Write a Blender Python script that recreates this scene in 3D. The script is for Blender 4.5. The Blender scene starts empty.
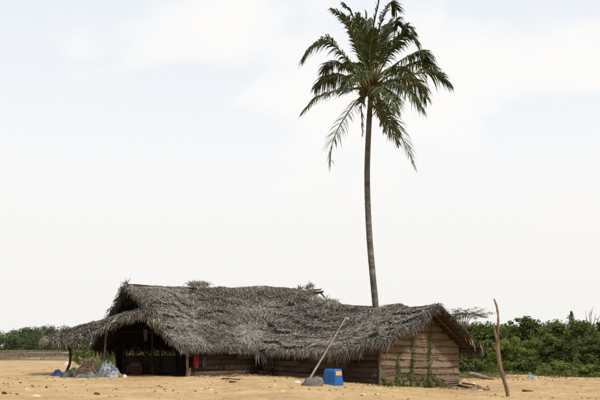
import bpy, math, random
import numpy as np
from mathutils import Vector, Matrix

random.seed(7)
rng = np.random.default_rng(11)
R = math.radians
scene = bpy.context.scene
col = scene.collection

# ------------------------------------------------------------------ camera
CAM_Z = 1.5
HORIZON = 346.0            # image row of the horizon in a 600x400 frame
FPX = 900.0                # focal length in pixels of that frame
cam_d = bpy.data.cameras.new('camera')
cam_d.sensor_width = 36.0
cam_d.lens = FPX / 600.0 * 36.0
cam_d.shift_y = (HORIZON - 200.0) / 600.0
cam_d.clip_start = 0.1
cam_d.clip_end = 6000.0
cam = bpy.data.objects.new('camera', cam_d)
cam.location = (0, 0, CAM_Z)
cam.rotation_euler = (R(90), 0, 0)
col.objects.link(cam)
scene.camera = cam

# ------------------------------------------------------------------ sky
SUN_DIR = Vector((0.50, -0.44, 0.75)).normalized()
world = bpy.data.worlds.new('World')
scene.world = world
world.use_nodes = True
nt = world.node_tree
nt.nodes.clear()
W = nt.nodes.new
out = W('ShaderNodeOutputWorld')
bg = W('ShaderNodeBackground')
bg.inputs['Strength'].default_value = 0.10
sky = W('ShaderNodeTexSky')
sky.sky_type = 'NISHITA'
sky.sun_disc = False
sky.sun_elevation = math.asin(SUN_DIR.z)
sky.sun_rotation = math.atan2(SUN_DIR.x, SUN_DIR.y)
sky.air_density = 1.0
sky.dust_density = 3.0
tc = W('ShaderNodeTexCoord')
mp = W('ShaderNodeMapping')
mp.inputs['Scale'].default_value = (1.0, 1.0, 1.9)
n1 = W('ShaderNodeTexNoise')
n1.inputs['Scale'].default_value = 4.3
n1.inputs['Detail'].default_value = 7.0
n1.inputs['Roughness'].default_value = 0.5
n1.inputs['Distortion'].default_value = 0.25
r1 = W('ShaderNodeMapRange')
r1.interpolation_type = 'SMOOTHSTEP'
r1.inputs['From Min'].default_value = 0.42
r1.inputs['From Max'].default_value = 0.62
r1.inputs['To Min'].default_value = 0.0
r1.inputs['To Max'].default_value = 1.0
sep = W('ShaderNodeSeparateXYZ')
hz = W('ShaderNodeMapRange')          # haze thickens towards the horizon
hz.interpolation_type = 'SMOOTHSTEP'
hz.inputs['From Min'].default_value = 0.42
hz.inputs['From Max'].default_value = 0.07
mx = W('ShaderNodeMath'); mx.operation = 'MAXIMUM'
cov = W('ShaderNodeMapRange')
cov.inputs['To Min'].default_value = 0.93
cov.inputs['To Max'].default_value = 1.0
ccol = W('ShaderNodeMix'); ccol.data_type = 'RGBA'
ccol.inputs[6].default_value = (8.75, 9.25, 9.85, 1)
ccol.inputs[7].default_value = (9.75, 9.65, 9.55, 1)
hcol = W('ShaderNodeMix'); hcol.data_type = 'RGBA'
hcol.inputs[7].default_value = (9.05, 8.9, 8.6, 1)
hz2 = W('ShaderNodeMapRange')
hz2.inputs['From Min'].default_value = 0.22
hz2.inputs['From Max'].default_value = 0.0
fin = W('ShaderNodeMix'); fin.data_type = 'RGBA'
L = nt.links.new
L(tc.outputs['Generated'], mp.inputs['Vector'])
L(mp.outputs['Vector'], n1.inputs['Vector'])
L(n1.outputs['Fac'], r1.inputs['Value'])
L(tc.outputs['Generated'], sep.inputs['Vector'])
L(sep.outputs['Z'], hz.inputs['Value'])
L(sep.outputs['Z'], hz2.inputs['Value'])
L(r1.outputs['Result'], mx.inputs[0])
L(hz.outputs['Result'], mx.inputs[1])
L(mx.outputs[0], cov.inputs['Value'])
L(mx.outputs[0], ccol.inputs[0])
L(hz2.outputs['Result'], hcol.inputs[0])
L(ccol.outputs[2], hcol.inputs[6])
L(cov.outputs['Result'], fin.inputs[0])
L(sky.outputs['Color'], fin.inputs[6])
L(hcol.outputs[2], fin.inputs[7])
L(fin.outputs[2], bg.inputs['Color'])
L(bg.outputs[0], out.inputs[0])

# ------------------------------------------------------------------ sun
sun_d = bpy.data.lights.new('sun', 'SUN')
sun_d.energy = 3.7
sun_d.angle = R(3.0)
sun_d.color = (1.0, 0.94, 0.85)
sun = bpy.data.objects.new('sun', sun_d)
sun.rotation_euler = SUN_DIR.to_track_quat('Z', 'Y').to_euler()
sun.location = (20, -20, 60)
col.objects.link(sun)

scene.view_settings.view_transform = 'Standard'
scene.view_settings.look = 'None'
scene.view_settings.gamma = 1.0
scene.view_settings.exposure = 0.0
scene.view_settings.use_curve_mapping = False

# ------------------------------------------------------------------ helpers
def P(px, py, Y):
    """World point seen at a row/column of the photograph at distance Y."""
    return np.array(((px - 300.0) * Y / FPX, Y, CAM_Z + (HORIZON - py) * Y / FPX))

def sstep(x):
    x = np.clip(x, 0, 1)
    return x * x * (3 - 2 * x)

def waves(x, y, freq, seed, octaves=3):
    """Smooth pseudo noise, about -1..1, vectorised."""
    r = np.random.default_rng(seed)
    o = np.zeros(np.broadcast(x, y).shape)
    amp, tot = 1.0, 0.0
    for k in range(octaves):
        for j in range(4):
            a = r.uniform(0, 2 * math.pi)
            f = freq * (2 ** k) * r.uniform(0.7, 1.4)
            o = o + amp * np.sin((x * math.cos(a) + y * math.sin(a)) * f * 6.283
                                 + r.uniform(0, 6.28) + 1.3 * np.sin((x * math.sin(a) - y * math.cos(a)) * f * 3.1))
        tot += amp * 2.0
        amp *= 0.5
    return o / tot

def gz(x, y):
    """Height of the ground."""
    x = np.asarray(x, float); y = np.asarray(y, float)
    z = 0.12 - 0.55 * sstep((x + 2.0) / 12.0)
    near = sstep((y - 8) / 10.0) * (1 - sstep((y - 120) / 100.0))
    z = z + 0.05 * waves(x, y, 0.10, 3, 2) * near
    z = z + 0.028 * waves(x, y, 0.5, 4, 3) * near
    far = sstep((y - 84) / 14.0)
    z = z - far * 0.25 + far * 0.16 * waves(x, y, 0.03, 9, 2)
    return z

def g(x, y):
    return float(gz(x, y))

class MB:
    """Collects geometry for ONE mesh object."""
    def __init__(self):
        self.v, self.f, self.t, self.n = [], [], [], 0
    def add(self, verts, faces, tint=0.5):
        verts = np.asarray(verts, float).reshape(-1, 3)
        self.v.append(verts)
        self.f.append((np.asarray(faces, np.int64) + self.n))
        self.t.append(np.broadcast_to(np.asarray(tint, float), (len(verts),)))
        self.n += len(verts)
    def box(self, c, size, rot=None, tint=0.5):
        s = np.array([[x, y, z] for z in (-.5, .5) for y in (-.5, .5) for x in (-.5, .5)]) * np.array(size)
        if rot is not None:
            s = s @ np.array(rot).T
        f = [[0, 2, 3, 1], [4, 5, 7, 6], [0, 1, 5, 4], [2, 6, 7, 3], [0, 4, 6, 2], [1, 3, 7, 5]]
        self.add(s + np.array(c), f, tint)
    def tube(self, pts, rad, sides=7, tint=0.5, cap=True, wob=0.0):
        pts = np.asarray(pts, float)
        m = len(pts)
        rad = np.broadcast_to(np.asarray(rad, float), (m,))
        d = np.gradient(pts, axis=0)
        d /= np.linalg.norm(d, axis=1)[:, None] + 1e-9
        ref = np.array((0, 0, 1.0)) if abs(d[:, 2]).mean() < 0.8 else np.array((1.0, 0, 0))
        a = np.cross(d, ref); a /= np.linalg.norm(a, axis=1)[:, None]
        b = np.cross(d, a)
        ang = np.linspace(0, 2 * math.pi, sides, endpoint=False)
        rr = rad[:, None] * (1 + wob * rng.uniform(-1, 1, (m, sides)))
        vv = pts[:, None] + rr[..., None] * (np.cos(ang)[None, :, None] * a[:, None] + np.sin(ang)[None, :, None] * b[:, None])
        vv = vv.reshape(-1, 3)
        i = np.arange(m - 1)[:, None] * sides
        j = np.arange(sides)[None]
        k = (j + 1) % sides
        f = np.stack([i + j, i + k, i + sides + k, i + sides + j], -1).reshape(-1, 4)
        tv = tint
        if np.ndim(tint) == 1:
            tv = np.repeat(np.asarray(tint), sides)
        self.add(vv, f, tv)
        if cap:
            e = []
            for base, c in ((0, pts[0]), ((m - 1) * sides, pts[-1])):
                ring = vv[base:base + sides]
                vs = np.vstack([ring, c[None]])
                ff = [[q, (q + 1) % sides, sides, sides] for q in range(sides)]
                self.add(vs, ff, float(np.mean(tint)))
    def grid(self, G, tint=0.5):
        h, w = G.shape[:2]
        i = np.arange(h - 1)[:, None] * w
        j = np.arange(w - 1)[None]
        f = np.stack([i + j, i + j + 1, i + w + j + 1, i + w + j], -1).reshape(-1, 4)
        self.add(G.reshape(-1, 3), f, np.ravel(tint) if np.ndim(tint) else tint)
    def mesh(self, name, smooth=False):
        V = np.vstack(self.v); T = np.concatenate(self.t)
        F = []
        for f in self.f:
            F.append(f.reshape(-1, 4))
        F = np.vstack(F)
        tri = F[:, 2] == F[:, 3]
        me = bpy.data.meshes.new(name)
        ls = np.where(tri, 3, 4)
        starts = np.concatenate([[0], np.cumsum(ls)[:-1]])
        mask = np.ones(F.shape, bool); mask[tri, 3] = False
        loops = F[mask]
        me.vertices.add(len(V)); me.vertices.foreach_set('co', V.ravel())
        me.loops.add(len(loops)); me.loops.foreach_set('vertex_index', loops.astype(np.int32))
        me.polygons.add(len(F))
        me.polygons.foreach_set('loop_start', starts.astype(np.int32))
        me.polygons.foreach_set('loop_total', ls.astype(np.int32))
        if smooth:
            me.polygons.foreach_set('use_smooth', np.ones(len(F), bool))
        a = me.attributes.new('tint', 'FLOAT', 'POINT')
        a.data.foreach_set('value', T.astype(np.float32))
        me.update(calc_edges=True)
        me.validate()
        return me
    def build(self, name, mat, parent=None, smooth=False, kind=None, label=None):
        o = bpy.data.objects.new(name, self.mesh(name, smooth))
        o.data.materials.append(mat)
        col.objects.link(o)
        if parent is not None:
            o.parent = parent
            if parent.type == 'EMPTY':
                o.location = -parent.location
        if kind: o['kind'] = kind
        if label: o['label'] = label
        return o

def tag(o, label, cat, group=None):
    o['label'] = label; o['category'] = cat
    if group: o['group'] = group
    return o

def thing(name, loc, label, cat, group=None):
    o = bpy.data.objects.new(name, None)
    o.empty_display_size = 0.3
    o.location = Vector([float(q) for q in loc])
    col.objects.link(o)
    return tag(o, label, cat, group)

def spline(pts, n):
    """Catmull-Rom through pts, n samples."""
    p = np.asarray(pts, float)
    p = np.vstack([2 * p[0] - p[1], p, 2 * p[-1] - p[-2]])
    m = len(p) - 3
    u = np.linspace(0, m - 1e-6, n)
    i = u.astype(int); t = (u - i)[:, None]
    a, b, c, d = p[i], p[i + 1], p[i + 2], p[i + 3]
    return 0.5 * (2 * b + (c - a) * t + (2 * a - 5 * b + 4 * c - d) * t ** 2 + (3 * b - a - 3 * c + d) * t ** 3)

# ------------------------------------------------------------------ materials
def material(name, ramp, rough=0.9, noise=0.0, nscale=6.0, bump=0.0, bscale=40.0, trans=0.0, spec=0.2,
             stretch=None, wave=None, tmix=1.0):
    m = bpy.data.materials.new(name); m.use_nodes = True
    t = m.node_tree; N = t.nodes.new; K = t.links.new
    bs = t.nodes['Principled BSDF']; ou = t.nodes['Material Output']
    bs.inputs['Roughness'].default_value = rough
    bs.inputs['Specular IOR Level'].default_value = spec
    at = N('ShaderNodeAttribute'); at.attribute_name = 'tint'
    co = N('ShaderNodeTexCoord')
    vec = co.outputs['Object']
    if stretch:
        mpn = N('ShaderNodeMapping'); mpn.inputs['Scale'].default_value = stretch
        K(vec, mpn.inputs['Vector']); vec = mpn.outputs['Vector']
    nz = N('ShaderNodeTexNoise'); nz.inputs['Scale'].default_value = nscale
    nz.inputs['Detail'].default_value = 6.0; nz.inputs['Roughness'].default_value = 0.65
    K(vec, nz.inputs['Vector'])
    ma = N('ShaderNodeMath'); ma.operation = 'MULTIPLY_ADD'
    ma.inputs[1].default_value = noise * 2
    ma.inputs[2].default_value = -noise
    K(nz.outputs['Fac'], ma.inputs[0])
    ad = N('ShaderNodeMath'); ad.operation = 'ADD'
    K(at.outputs['Fac'], ad.inputs[0]); K(ma.outputs[0], ad.inputs[1])
    cr = N('ShaderNodeValToRGB')
    el = cr.color_ramp.elements
    while len(el) < len(ramp): el.new(0.5)
    for e, (p, c) in zip(el, ramp):
        e.position = p; e.color = (*c, 1)
    K(ad.outputs[0], cr.inputs['Fac'])
    K(cr.outputs['Color'], bs.inputs['Base Color'])
    if bump > 0:
        bn = N('ShaderNodeTexNoise'); bn.inputs['Scale'].default_value = bscale
        bn.inputs['Detail'].default_value = 5.0
        K(vec, bn.inputs['Vector'])
        src = bn.outputs['Fac']
        if wave:
            wv = N('ShaderNodeTexWave'); wv.inputs['Scale'].default_value = wave
            wv.inputs['Distortion'].default_value = 4.0; wv.inputs['Detail'].default_value = 3.0
            wv.bands_direction = 'DIAGONAL'
            K(co.outputs['Object'], wv.inputs['Vector'])
            mm = N('ShaderNodeMath'); mm.operation = 'ADD'
            K(bn.outputs['Fac'], mm.inputs[0]); K(wv.outputs['Fac'], mm.inputs[1])
            src = mm.outputs[0]
        bu = N('ShaderNodeBump'); bu.inputs['Strength'].default_value = bump
        bu.inputs['Distance'].default_value = 0.03
        K(src, bu.inputs['Height']); K(bu.outputs['Normal'], bs.inputs['Normal'])
    if trans > 0:
        tr = N('ShaderNodeBsdfTranslucent'); K(cr.outputs['Color'], tr.inputs['Color'])
        mi = N('ShaderNodeMixShader'); mi.inputs[0].default_value = trans
        K(bs.outputs[0], mi.inputs[1]); K(tr.outputs[0], mi.inputs[2])
        K(mi.outputs[0], ou.inputs['Surface'])
    return m

M_thatch = material('weathered_thatch', [(0.0, (.028, .022, .017)), (0.35, (.104, .090, .076)),
                    (0.7, (.222, .198, .172)), (1.0, (.40, .37, .33))], 0.95, 0.10, 1.6, spec=0.1)
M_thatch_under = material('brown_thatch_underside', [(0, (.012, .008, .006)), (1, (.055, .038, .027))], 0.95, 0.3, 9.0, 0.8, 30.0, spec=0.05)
M_mat = material('woven_palm_mat', [(0, (.05, .032, .019)), (0.3, (.18, .126, .082)), (0.55, (.31, .226, .15)), (1, (.50, .385, .27))],
                 0.95, 0.5, 15.0, 1.0, 40.0, spec=0.1, stretch=(1, 1, 3.0), wave=11.0)
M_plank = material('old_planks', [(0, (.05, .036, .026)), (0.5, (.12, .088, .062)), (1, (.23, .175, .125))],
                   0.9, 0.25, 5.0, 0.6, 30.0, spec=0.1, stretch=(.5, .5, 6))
M_pole = material('weathered_poles', [(0, (.028, .02, .015)), (0.5, (.19, .138, .095)), (1, (.40, .31, .225))],
                  0.9, 0.2, 8.0, 0.6, 30.0, spec=0.15)
M_drift = material('bare_branch_wood', [(0, (.07, .045, .03)), (0.5, (.215, .145, .095)), (1, (.40, .31, .235))],
                   0.9, 0.28, 7.0, 0.8, 22.0, spec=0.15, stretch=(1, 1, .35))
M_trunk = material('palm_bark', [(0, (.035, .031, .027)), (0.5, (.115, .102, .090)), (1, (.27, .245, .22))],
                   0.95, 0.42, 2.6, 0.8, 14.0, spec=0.1)
M_frond = material('palm_leaflets', [(0, (.012, .020, .006)), (0.45, (.050, .070, .018)), (0.8, (.125, .14, .036)),
                   (1.0, (.24, .17, .06))], 0.5, 0.06, 3.0, trans=0.24, spec=0.35)
M_rachis = material('palm_midribs', [(0, (.05, .06, .02)), (0.5, (.14, .14, .045)), (1, (.28, .17, .06))], 0.6, 0.1)
M_fibre = material('crown_fibre', [(0, (.03, .016, .008)), (0.5, (.13, .062, .022)), (1, (.30, .15, .045))], 0.9, 0.2, 9.0)
M_nut = material('coconut_husk', [(0, (.05, .04, .012)), (1, (.19, .11, .03))], 0.5, 0.3, 5.0)
M_leaf = material('shrub_leaves', [(0, (.032, .040, .013)), (0.35, (.082, .108, .026)), (0.65, (.150, .188, .036)),
                  (1.0, (.25, .29, .06))], 0.65, 0.08, 1.0, trans=0.3, spec=0.2)
M_farleaf = material('far_tree_leaves', [(0, (.036, .050, .024)), (0.5, (.078, .102, .046)), (1, (.135, .160, .075))],
                     0.8, 0.1, .05, trans=0.15, spec=0.1)  # greyed green: the distance haze is put into the leaf colour
M_bark = material('shrub_bark', [(0, (.05, .04, .03)), (1, (.16, .125, .095))], 0.9, 0.2)
M_weed = material('weeds', [(0, (.055, .06, .02)), (0.5, (.13, .145, .045)), (1, (.26, .25, .10))], 0.8, 0.1, 2.0, trans=0.25)
M_dry = material('dry_marsh_scrub', [(0, (.045, .036, .020)), (0.5, (.125, .098, .055)), (1, (.21, .175, .10))], 0.95, 0.1, .3)
def plain(name, c, rough=0.6, var=0.25, nscale=12.0, bump=0.0, bscale=30.0, spec=0.3):
    lo = tuple(q * (1 - var) for q in c); hi = tuple(min(1, q * (1 + var)) for q in c)
    return material(name, [(0.2, lo), (0.8, hi)], rough, 0.35, nscale, bump, bscale, spec=spec)
M_blue = plain('blue_plastic', (.010, .085, .29), 0.55, 0.35, 4.0, 0.25, 12.0)
M_yellow = plain('yellow_label', (.62, .30, .03), 0.6, 0.3, 10.0)
M_red = plain('red_cloth', (.20, .008, .010), 0.9, 0.25)
M_black = plain('black_cloth', (.004, .004, .005), 0.95, 0.4, spec=0.02)
M_greycloth = plain('slate_cloth', (.05, .056, .064), 0.95, 0.3)
M_maroon = plain('maroon_plastic', (.075, .02, .022), 0.6, 0.3)
M_tarpblue = plain('blue_tarp', (.008, .03, .105), 0.6, 0.4)
M_net = material('green_fishing_net', [(0, (.012, .022, .016)), (.5, (.045, .075, .055)), (1, (.13, .16, .13))], 0.95, 0.4, 14.0, 1.0, 26.0)
M_silver = material('crumpled_grey_sheet', [(0, (.05, .055, .065)), (.4, (.10, .115, .135)), (.62, (.24, .26, .285)), (1, (.44, .46, .49))], 0.7, 0.9, 9.0, 1.0, 10.0)
M_orange = plain('orange_wood', (.42, .18, .02), 0.7, 0.4)
M_white = plain('white_plastic', (.5, .49, .46), 0.6, 0.15)
M_skyblue = plain('light_blue_plastic', (.08, .33, .62), 0.5, 0.25)
M_rock = material('grey_concrete_lump', [(0, (.05, .045, .04)), (.5, (.135, .12, .105)), (1, (.25, .23, .20))], 0.95, 0.35, 6.0, 0.9, 18.0)
M_litter = material('scattered_litter', [(0, (.05, .03, .02)), (.6, (.20, .12, .06)), (.9, (.34, .25, .16)), (1, (.6, .58, .54))], 0.95, 0.1)

def ground_material():
    m = bpy.data.materials.new('beach_sand'); m.use_nodes = True
    t = m.node_tree; N = t.nodes.new; K = t.links.new
    bs = t.nodes['Principled BSDF']; bs.inputs['Roughness'].default_value = 0.95
    bs.inputs['Specular IOR Level'].default_value = 0.1
    co = N('ShaderNodeTexCoord'); sp = N('ShaderNodeSeparateXYZ'); K(co.outputs['Object'], sp.inputs[0])
    def noise(scale, detail=6.0, rough=.6, stretch=None):
        n = N('ShaderNodeTexNoise'); n.inputs['Scale'].default_value = scale
        n.inputs['Detail'].default_value = detail; n.inputs['Roughness'].default_value = rough
        if stretch:
            q = N('ShaderNodeMapping'); q.inputs['Scale'].default_value = stretch
            K(co.outputs['Object'], q.inputs[0]); K(q.outputs[0], n.inputs['Vector'])
        else:
            K(co.outputs['Object'], n.inputs['Vector'])
        return n.outputs['Fac']
    def ramp(src, *st):
        c = N('ShaderNodeValToRGB'); e = c.color_ramp.elements
        while len(e) < len(st): e.new(.5)
        for q, (p, cc) in zip(e, st):
            q.position = p; q.color = (*cc, 1)
        K(src, c.inputs[0]); return c.outputs[0]
    def mixc(f, a, b, mode='MIX'):
        q = N('ShaderNodeMix'); q.data_type = 'RGBA'; q.blend_type = mode
        if isinstance(f, float): q.inputs[0].default_value = f
        else: K(f, q.inputs[0])
        K(a, q.inputs[6]); K(b, q.inputs[7]); return q.outputs[2]
    sand = ramp(noise(.35, 8, .62), (.30, (.325, .220, .110)), (.52, (.420, .292, .150)), (.72, (.49, .360, .200)))
    grain = ramp(noise(3.2, 8, .75), (.30, (.70, .66, .62)), (.5, (1, 1, 1)), (.72, (1.12, 1.12, 1.12)))
    sand = mixc(1.0, sand, grain, 'MULTIPLY')
    speck = ramp(noise(7.0, 5, .7), (.58, (1, 1, 1)), (.68, (.55, .46, .38)))
    sand = mixc(.85, sand, speck, 'MULTIPLY')
    field = ramp(noise(.055, 7, .6, (1, .55, 1)), (.34, (.060, .058, .030)), (.46, (.100, .074, .044)), (.56, (.17, .125, .08)),
                 (.64, (.42, .33, .235)))
    d = N('ShaderNodeMath'); d.operation = 'MULTIPLY_ADD'; d.inputs[1].default_value = 34.0
    xr = N('ShaderNodeMapRange'); xr.inputs['From Min'].default_value = 4.0; xr.inputs['From Max'].default_value = 12.0; xr.inputs['To Max'].default_value = 19.0
    K(sp.outputs['X'], xr.inputs['Value'])
    sm = N('ShaderNodeMath'); sm.operation = 'ADD'; K(sp.outputs['Y'], sm.inputs[0]); K(xr.outputs[0], sm.inputs[1])
    K(noise(.06, 5, .6), d.inputs[0]); K(sm.outputs[0], d.inputs[2])
    mr = N('ShaderNodeMapRange'); mr.interpolation_type = 'SMOOTHSTEP'
    mr.inputs['From Min'].default_value = 98.0; mr.inputs['From Max'].default_value = 106.0
    K(d.outputs[0], mr.inputs['Value'])
    K(mixc(mr.outputs[0], sand, field), bs.inputs['Base Color'])
    vo = N('ShaderNodeTexVoronoi'); vo.feature = 'SMOOTH_F1'; vo.inputs['Scale'].default_value = 1.9; vo.inputs['Randomness'].default_value = 1.0
    K(co.outputs['Object'], vo.inputs['Vector'])
    vm = N('ShaderNodeMapRange'); vm.interpolation_type = 'SMOOTHSTEP'; vm.inputs['From Min'].default_value = .08; vm.inputs['From Max'].default_value = .36
    K(vo.outputs['Distance'], vm.inputs['Value'])
    b0 = N('ShaderNodeBump'); b0.inputs['Strength'].default_value = .7; b0.inputs['Distance'].default_value = .07
    K(vm.outputs[0], b0.inputs['Height'])
    b1 = N('ShaderNodeBump'); b1.inputs['Strength'].default_value = .75; b1.inputs['Distance'].default_value = .14
    K(b0.outputs[0], b1.inputs['Normal'])
    K(noise(1.7, 7, .65), b1.inputs['Height'])
    b2 = N('ShaderNodeBump'); b2.inputs['Strength'].default_value = .35; b2.inputs['Distance'].default_value = .03
    K(noise(16, 4, .6), b2.inputs['Height']); K(b1.outputs[0], b2.inputs['Normal'])
    K(b2.outputs[0], bs.inputs['Normal'])
    return m
M_ground = ground_material()

# ------------------------------------------------------------------ ground
ys = np.concatenate([np.linspace(-600, -20, 12), np.linspace(-10, 18, 15), np.arange(20, 62, .16),
                     np.geomspace(62.3, 260, 110), np.geomspace(270, 4500, 26)])
xs_p = np.concatenate([np.arange(0, 22, .2), np.geomspace(22.4, 140, 44), np.geomspace(160, 3000, 18)])
xs = np.concatenate([-xs_p[::-1], xs_p[1:]])
XX, YY = np.meshgrid(xs, ys)
mb = MB(); mb.grid(np.stack([XX, YY, gz(XX, YY)], -1))
ground = mb.build('ground', M_ground, smooth=True)
ground['kind'] = 'structure'

# ------------------------------------------------------------------ thatch
class Slope:
    """A roof slope between an upper and a lower edge polyline (same direction)."""
    def __init__(self, top, bot, seed, amp=0.07, row=0.55, rowamp=0.05, sag=0.0, n=60):
        self.top = spline(top, n); self.bot = spline(bot, n); self.n = n
        self.seed = seed; self.amp = amp; self.row = row; self.rowamp = rowamp; self.sag = sag
        c = np.cross(self.top[-1] - self.top[0], self.bot[n // 2] - self.top[n // 2])
        c /= np.linalg.norm(c)
        self.N = c if c[2] > 0 else -c
        self.len = np.linalg.norm(np.diff(self.top, axis=0), axis=1).sum()
        self.dep = np.linalg.norm(self.bot - self.top, axis=1).mean()
    def _poly(self, p, s):
        q = np.clip(s, 0, 1) * (self.n - 1)
        i = np.minimum(q.astype(int), self.n - 2); f = (q - i)[..., None]
        return p[i] * (1 - f) + p[i + 1] * f
    def at(self, s, t, disp=True):
        s = np.asarray(s, float); t = np.asarray(t, float)
        a = self._poly(self.top, s); b = self._poly(self.bot, s)
        p = a + (b - a) * t[..., None]
        h = -self.sag * np.sin(np.pi * np.clip(t, 0, 1)) 
        if disp:
            x = s * self.len; y = t * self.dep
            h = h + self.amp * waves(x * 0.55, y * 1.3, .34, self.seed, 3)
            ph = y / self.row + 0.9 * waves(x, y * .3, .16, self.seed + 5, 3)
            h = h + self.rowamp * (ph - np.floor(ph) - .5) * (0.6 + .6 * waves(x, y, .15, self.seed + 8, 1))
        return p + h[..., None] * self.N
    def downdir(self, s):
        d = self._poly(self.bot, s) - self._poly(self.top, s)
        return d / np.linalg.norm(d, axis=-1)[..., None]
    def alongdir(self):
        d = self.top[-1] - self.top[0]
        return d / np.linalg.norm(d)
    def sheet(self, mbd, nu, nv, off=0.0, tint=0.25, thick=None):
        s, t = np.meshgrid(np.linspace(0, 1, nu), np.linspace(0, 1, nv))
        G = self.at(s, t) + off * self.N
        mbd.grid(G, tint)
    def blades(self, mbd, n, length=(.28, .62), width=(.012, .03), smin=0., smax=1., tmin=0., tmax=1.,
               lat=0.35, lift=.05, base=.52, spread=.2, droop=0.0, kink=0.0, big=False):
        s = rng.uniform(smin, smax, n); t = rng.uniform(tmin, tmax, n)
        p0 = self.at(s, t)
        dn = self.downdir(s); al = self.alongdir()[None]
        ln = rng.uniform(*length, n)[:, None]
        la = rng.normal(0, lat, n)[:, None]
        d = dn + al * la + np.array((0, 0, -1.0)) * droop
        d /= np.linalg.norm(d, axis=1)[:, None]
        wv = np.cross(d, self.N[None]); wv /= np.linalg.norm(wv, axis=1)[:, None] + 1e-9
        wv = wv + self.N[None] * rng.normal(0, .5, n)[:, None]
        w = rng.uniform(*width, n)[:, None] * .5
        l0 = rng.uniform(.0, .05, n)[:, None]; l1 = l0 + rng.uniform(.0, lift, n)[:, None]
        l2 = l1 + rng.normal(0, lift * .7, n)[:, None]
        pm = p0 + d * ln * .5 + self.N * l1
        pe = p0 + d * ln + self.N * l2 + np.array((0, 0, -1.)) * (rng.uniform(0, kink, n)[:, None] * ln)
        ps = p0 + self.N * l0
        V = np.stack([ps - wv * w, ps + wv * w, pm - wv * w, pm + wv * w, pe - wv * w * .3, pe + wv * w * .3], 1)
        b = np.arange(n)[:, None] * 6
        F = np.concatenate([b + np.array([[0, 1, 3, 2]]), b + np.array([[2, 3, 5, 4]])], 1).reshape(-1, 4)
        # colour: patches of older and newer leaf plus a per-blade spread
        pat = .18 * waves(s * self.len, t * self.dep * 1.5, .16, self.seed + 20, 3)
        tint = np.clip(base + pat + rng.normal(0, spread, n), 0, 1)
        mbd.add(V.reshape(-1, 3), F, np.repeat(tint, 6))

def edge_fringe(mbd, pts, out_dir, n, length=(.15, .5), width=(.012, .035), down=.9, base=.5, spread=.2, jit=.1):
    """Strands hanging along an edge polyline."""
    pts = spline(pts, 80)
    u = rng.uniform(0, 79, n); i = np.minimum(u.astype(int), 78); f = (u - i)[:, None]
    p0 = pts[i] * (1 - f) + pts[i + 1] * f + rng.normal(0, jit, (n, 3)) * np.array((1, 1, .5))
    d = np.array(out_dir)[None] * rng.uniform(.1, 1.0, n)[:, None] + np.array((0, 0, -down))[None] + rng.normal(0, .3, (n, 3))
    d /= np.linalg.norm(d, axis=1)[:, None]
    ln = (length[0] + (length[1] - length[0]) * rng.random(n) ** 1.8)[:, None]
    wv = np.cross(d, rng.normal(0, 1, (n, 3))); wv /= np.linalg.norm(wv, axis=1)[:, None] + 1e-9
    w = rng.uniform(*width, n)[:, None] * .5
    pm = p0 + d * ln * .55; pe = p0 + d * ln + np.array((0, 0, -.12)) * ln
    V = np.stack([p0 - wv * w, p0 + wv * w, pm - wv * w, pm + wv * w, pe - wv * w * .25, pe + wv * w * .25], 1)
    b = np.arange(n)[:, None] * 6
    F = np.concatenate([b + np.array([[0, 1, 3, 2]]), b + np.array([[2, 3, 5, 4]])], 1).reshape(-1, 4)
    mbd.add(V.reshape(-1, 3), F, np.repeat(np.clip(base + rng.normal(0, spread, n), 0, 1), 6))

def tuft(mbd, c, n, length, spread_dir, width=(.015, .04), base=.5, spread=.2, rad=.2):
    c = np.array(c)
    d = np.array(spread_dir)[None] + rng.normal(0, .55, (n, 3)); d /= np.linalg.norm(d, axis=1)[:, None]
    p0 = c + rng.normal(0, rad, (n, 3)) * np.array((1, 1, .4))
    ln = rng.uniform(*length, n)[:, None]
    wv = np.cross(d, rng.normal(0, 1, (n, 3))); wv /= np.linalg.norm(wv, axis=1)[:, None] + 1e-9
    w = rng.uniform(*width, n)[:, None] * .5
    pm = p0 + d * ln * .55; pe = p0 + d * ln + np.array((0, 0, -.18)) * ln
    V = np.stack([p0 - wv * w, p0 + wv * w, pm - wv * w, pm + wv * w, pe - wv * w * .25, pe + wv * w * .25], 1)
    b = np.arange(n)[:, None] * 6
    F = np.concatenate([b + np.array([[0, 1, 3, 2]]), b + np.array([[2, 3, 5, 4]])], 1).reshape(-1, 4)
    mbd.add(V.reshape(-1, 3), F, np.repeat(np.clip(base + rng.normal(0, spread, n), 0, 1), 6))

def pole(name, pts, rad, mat, parent, n=12, sides=7, tint=.5, wob=.06, bend=.02):
    p = spline(pts, n) if len(pts) > 2 else np.linspace(pts[0], pts[1], n)
    p = p + np.cumsum(rng.normal(0, bend / 3, p.shape), axis=0) * np.sin(np.linspace(0, np.pi, n))[:, None]
    r = np.linspace(rad[0], rad[1], n)
    m_ = MB(); m_.tube(p, r, sides, tint=np.clip(tint + rng.normal(0, .06, n), 0, 1), wob=wob)
    return m_.build(name, mat, parent, smooth=True)

# ------------------------------------------------------------------ LEFT HUT (long, open at its left end)
a1 = R(33)
u1 = np.array((math.cos(a1), math.sin(a1), 0)); w1 = np.array((-math.sin(a1), math.cos(a1), 0))
A1 = np.array((-5.07, 40.0, 0))
def H1(s, w, z): return A1 + u1 * s + w1 * w + np.array((0, 0, z))
def HG1(s, w): q = H1(s, w, 0); return g(q[0], q[1])

hut1 = thing('thatched_hut', H1(3, 3, 0.05), 'long grey palm-thatched hut open at its left end with a drooping side awning', 'hut')

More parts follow.
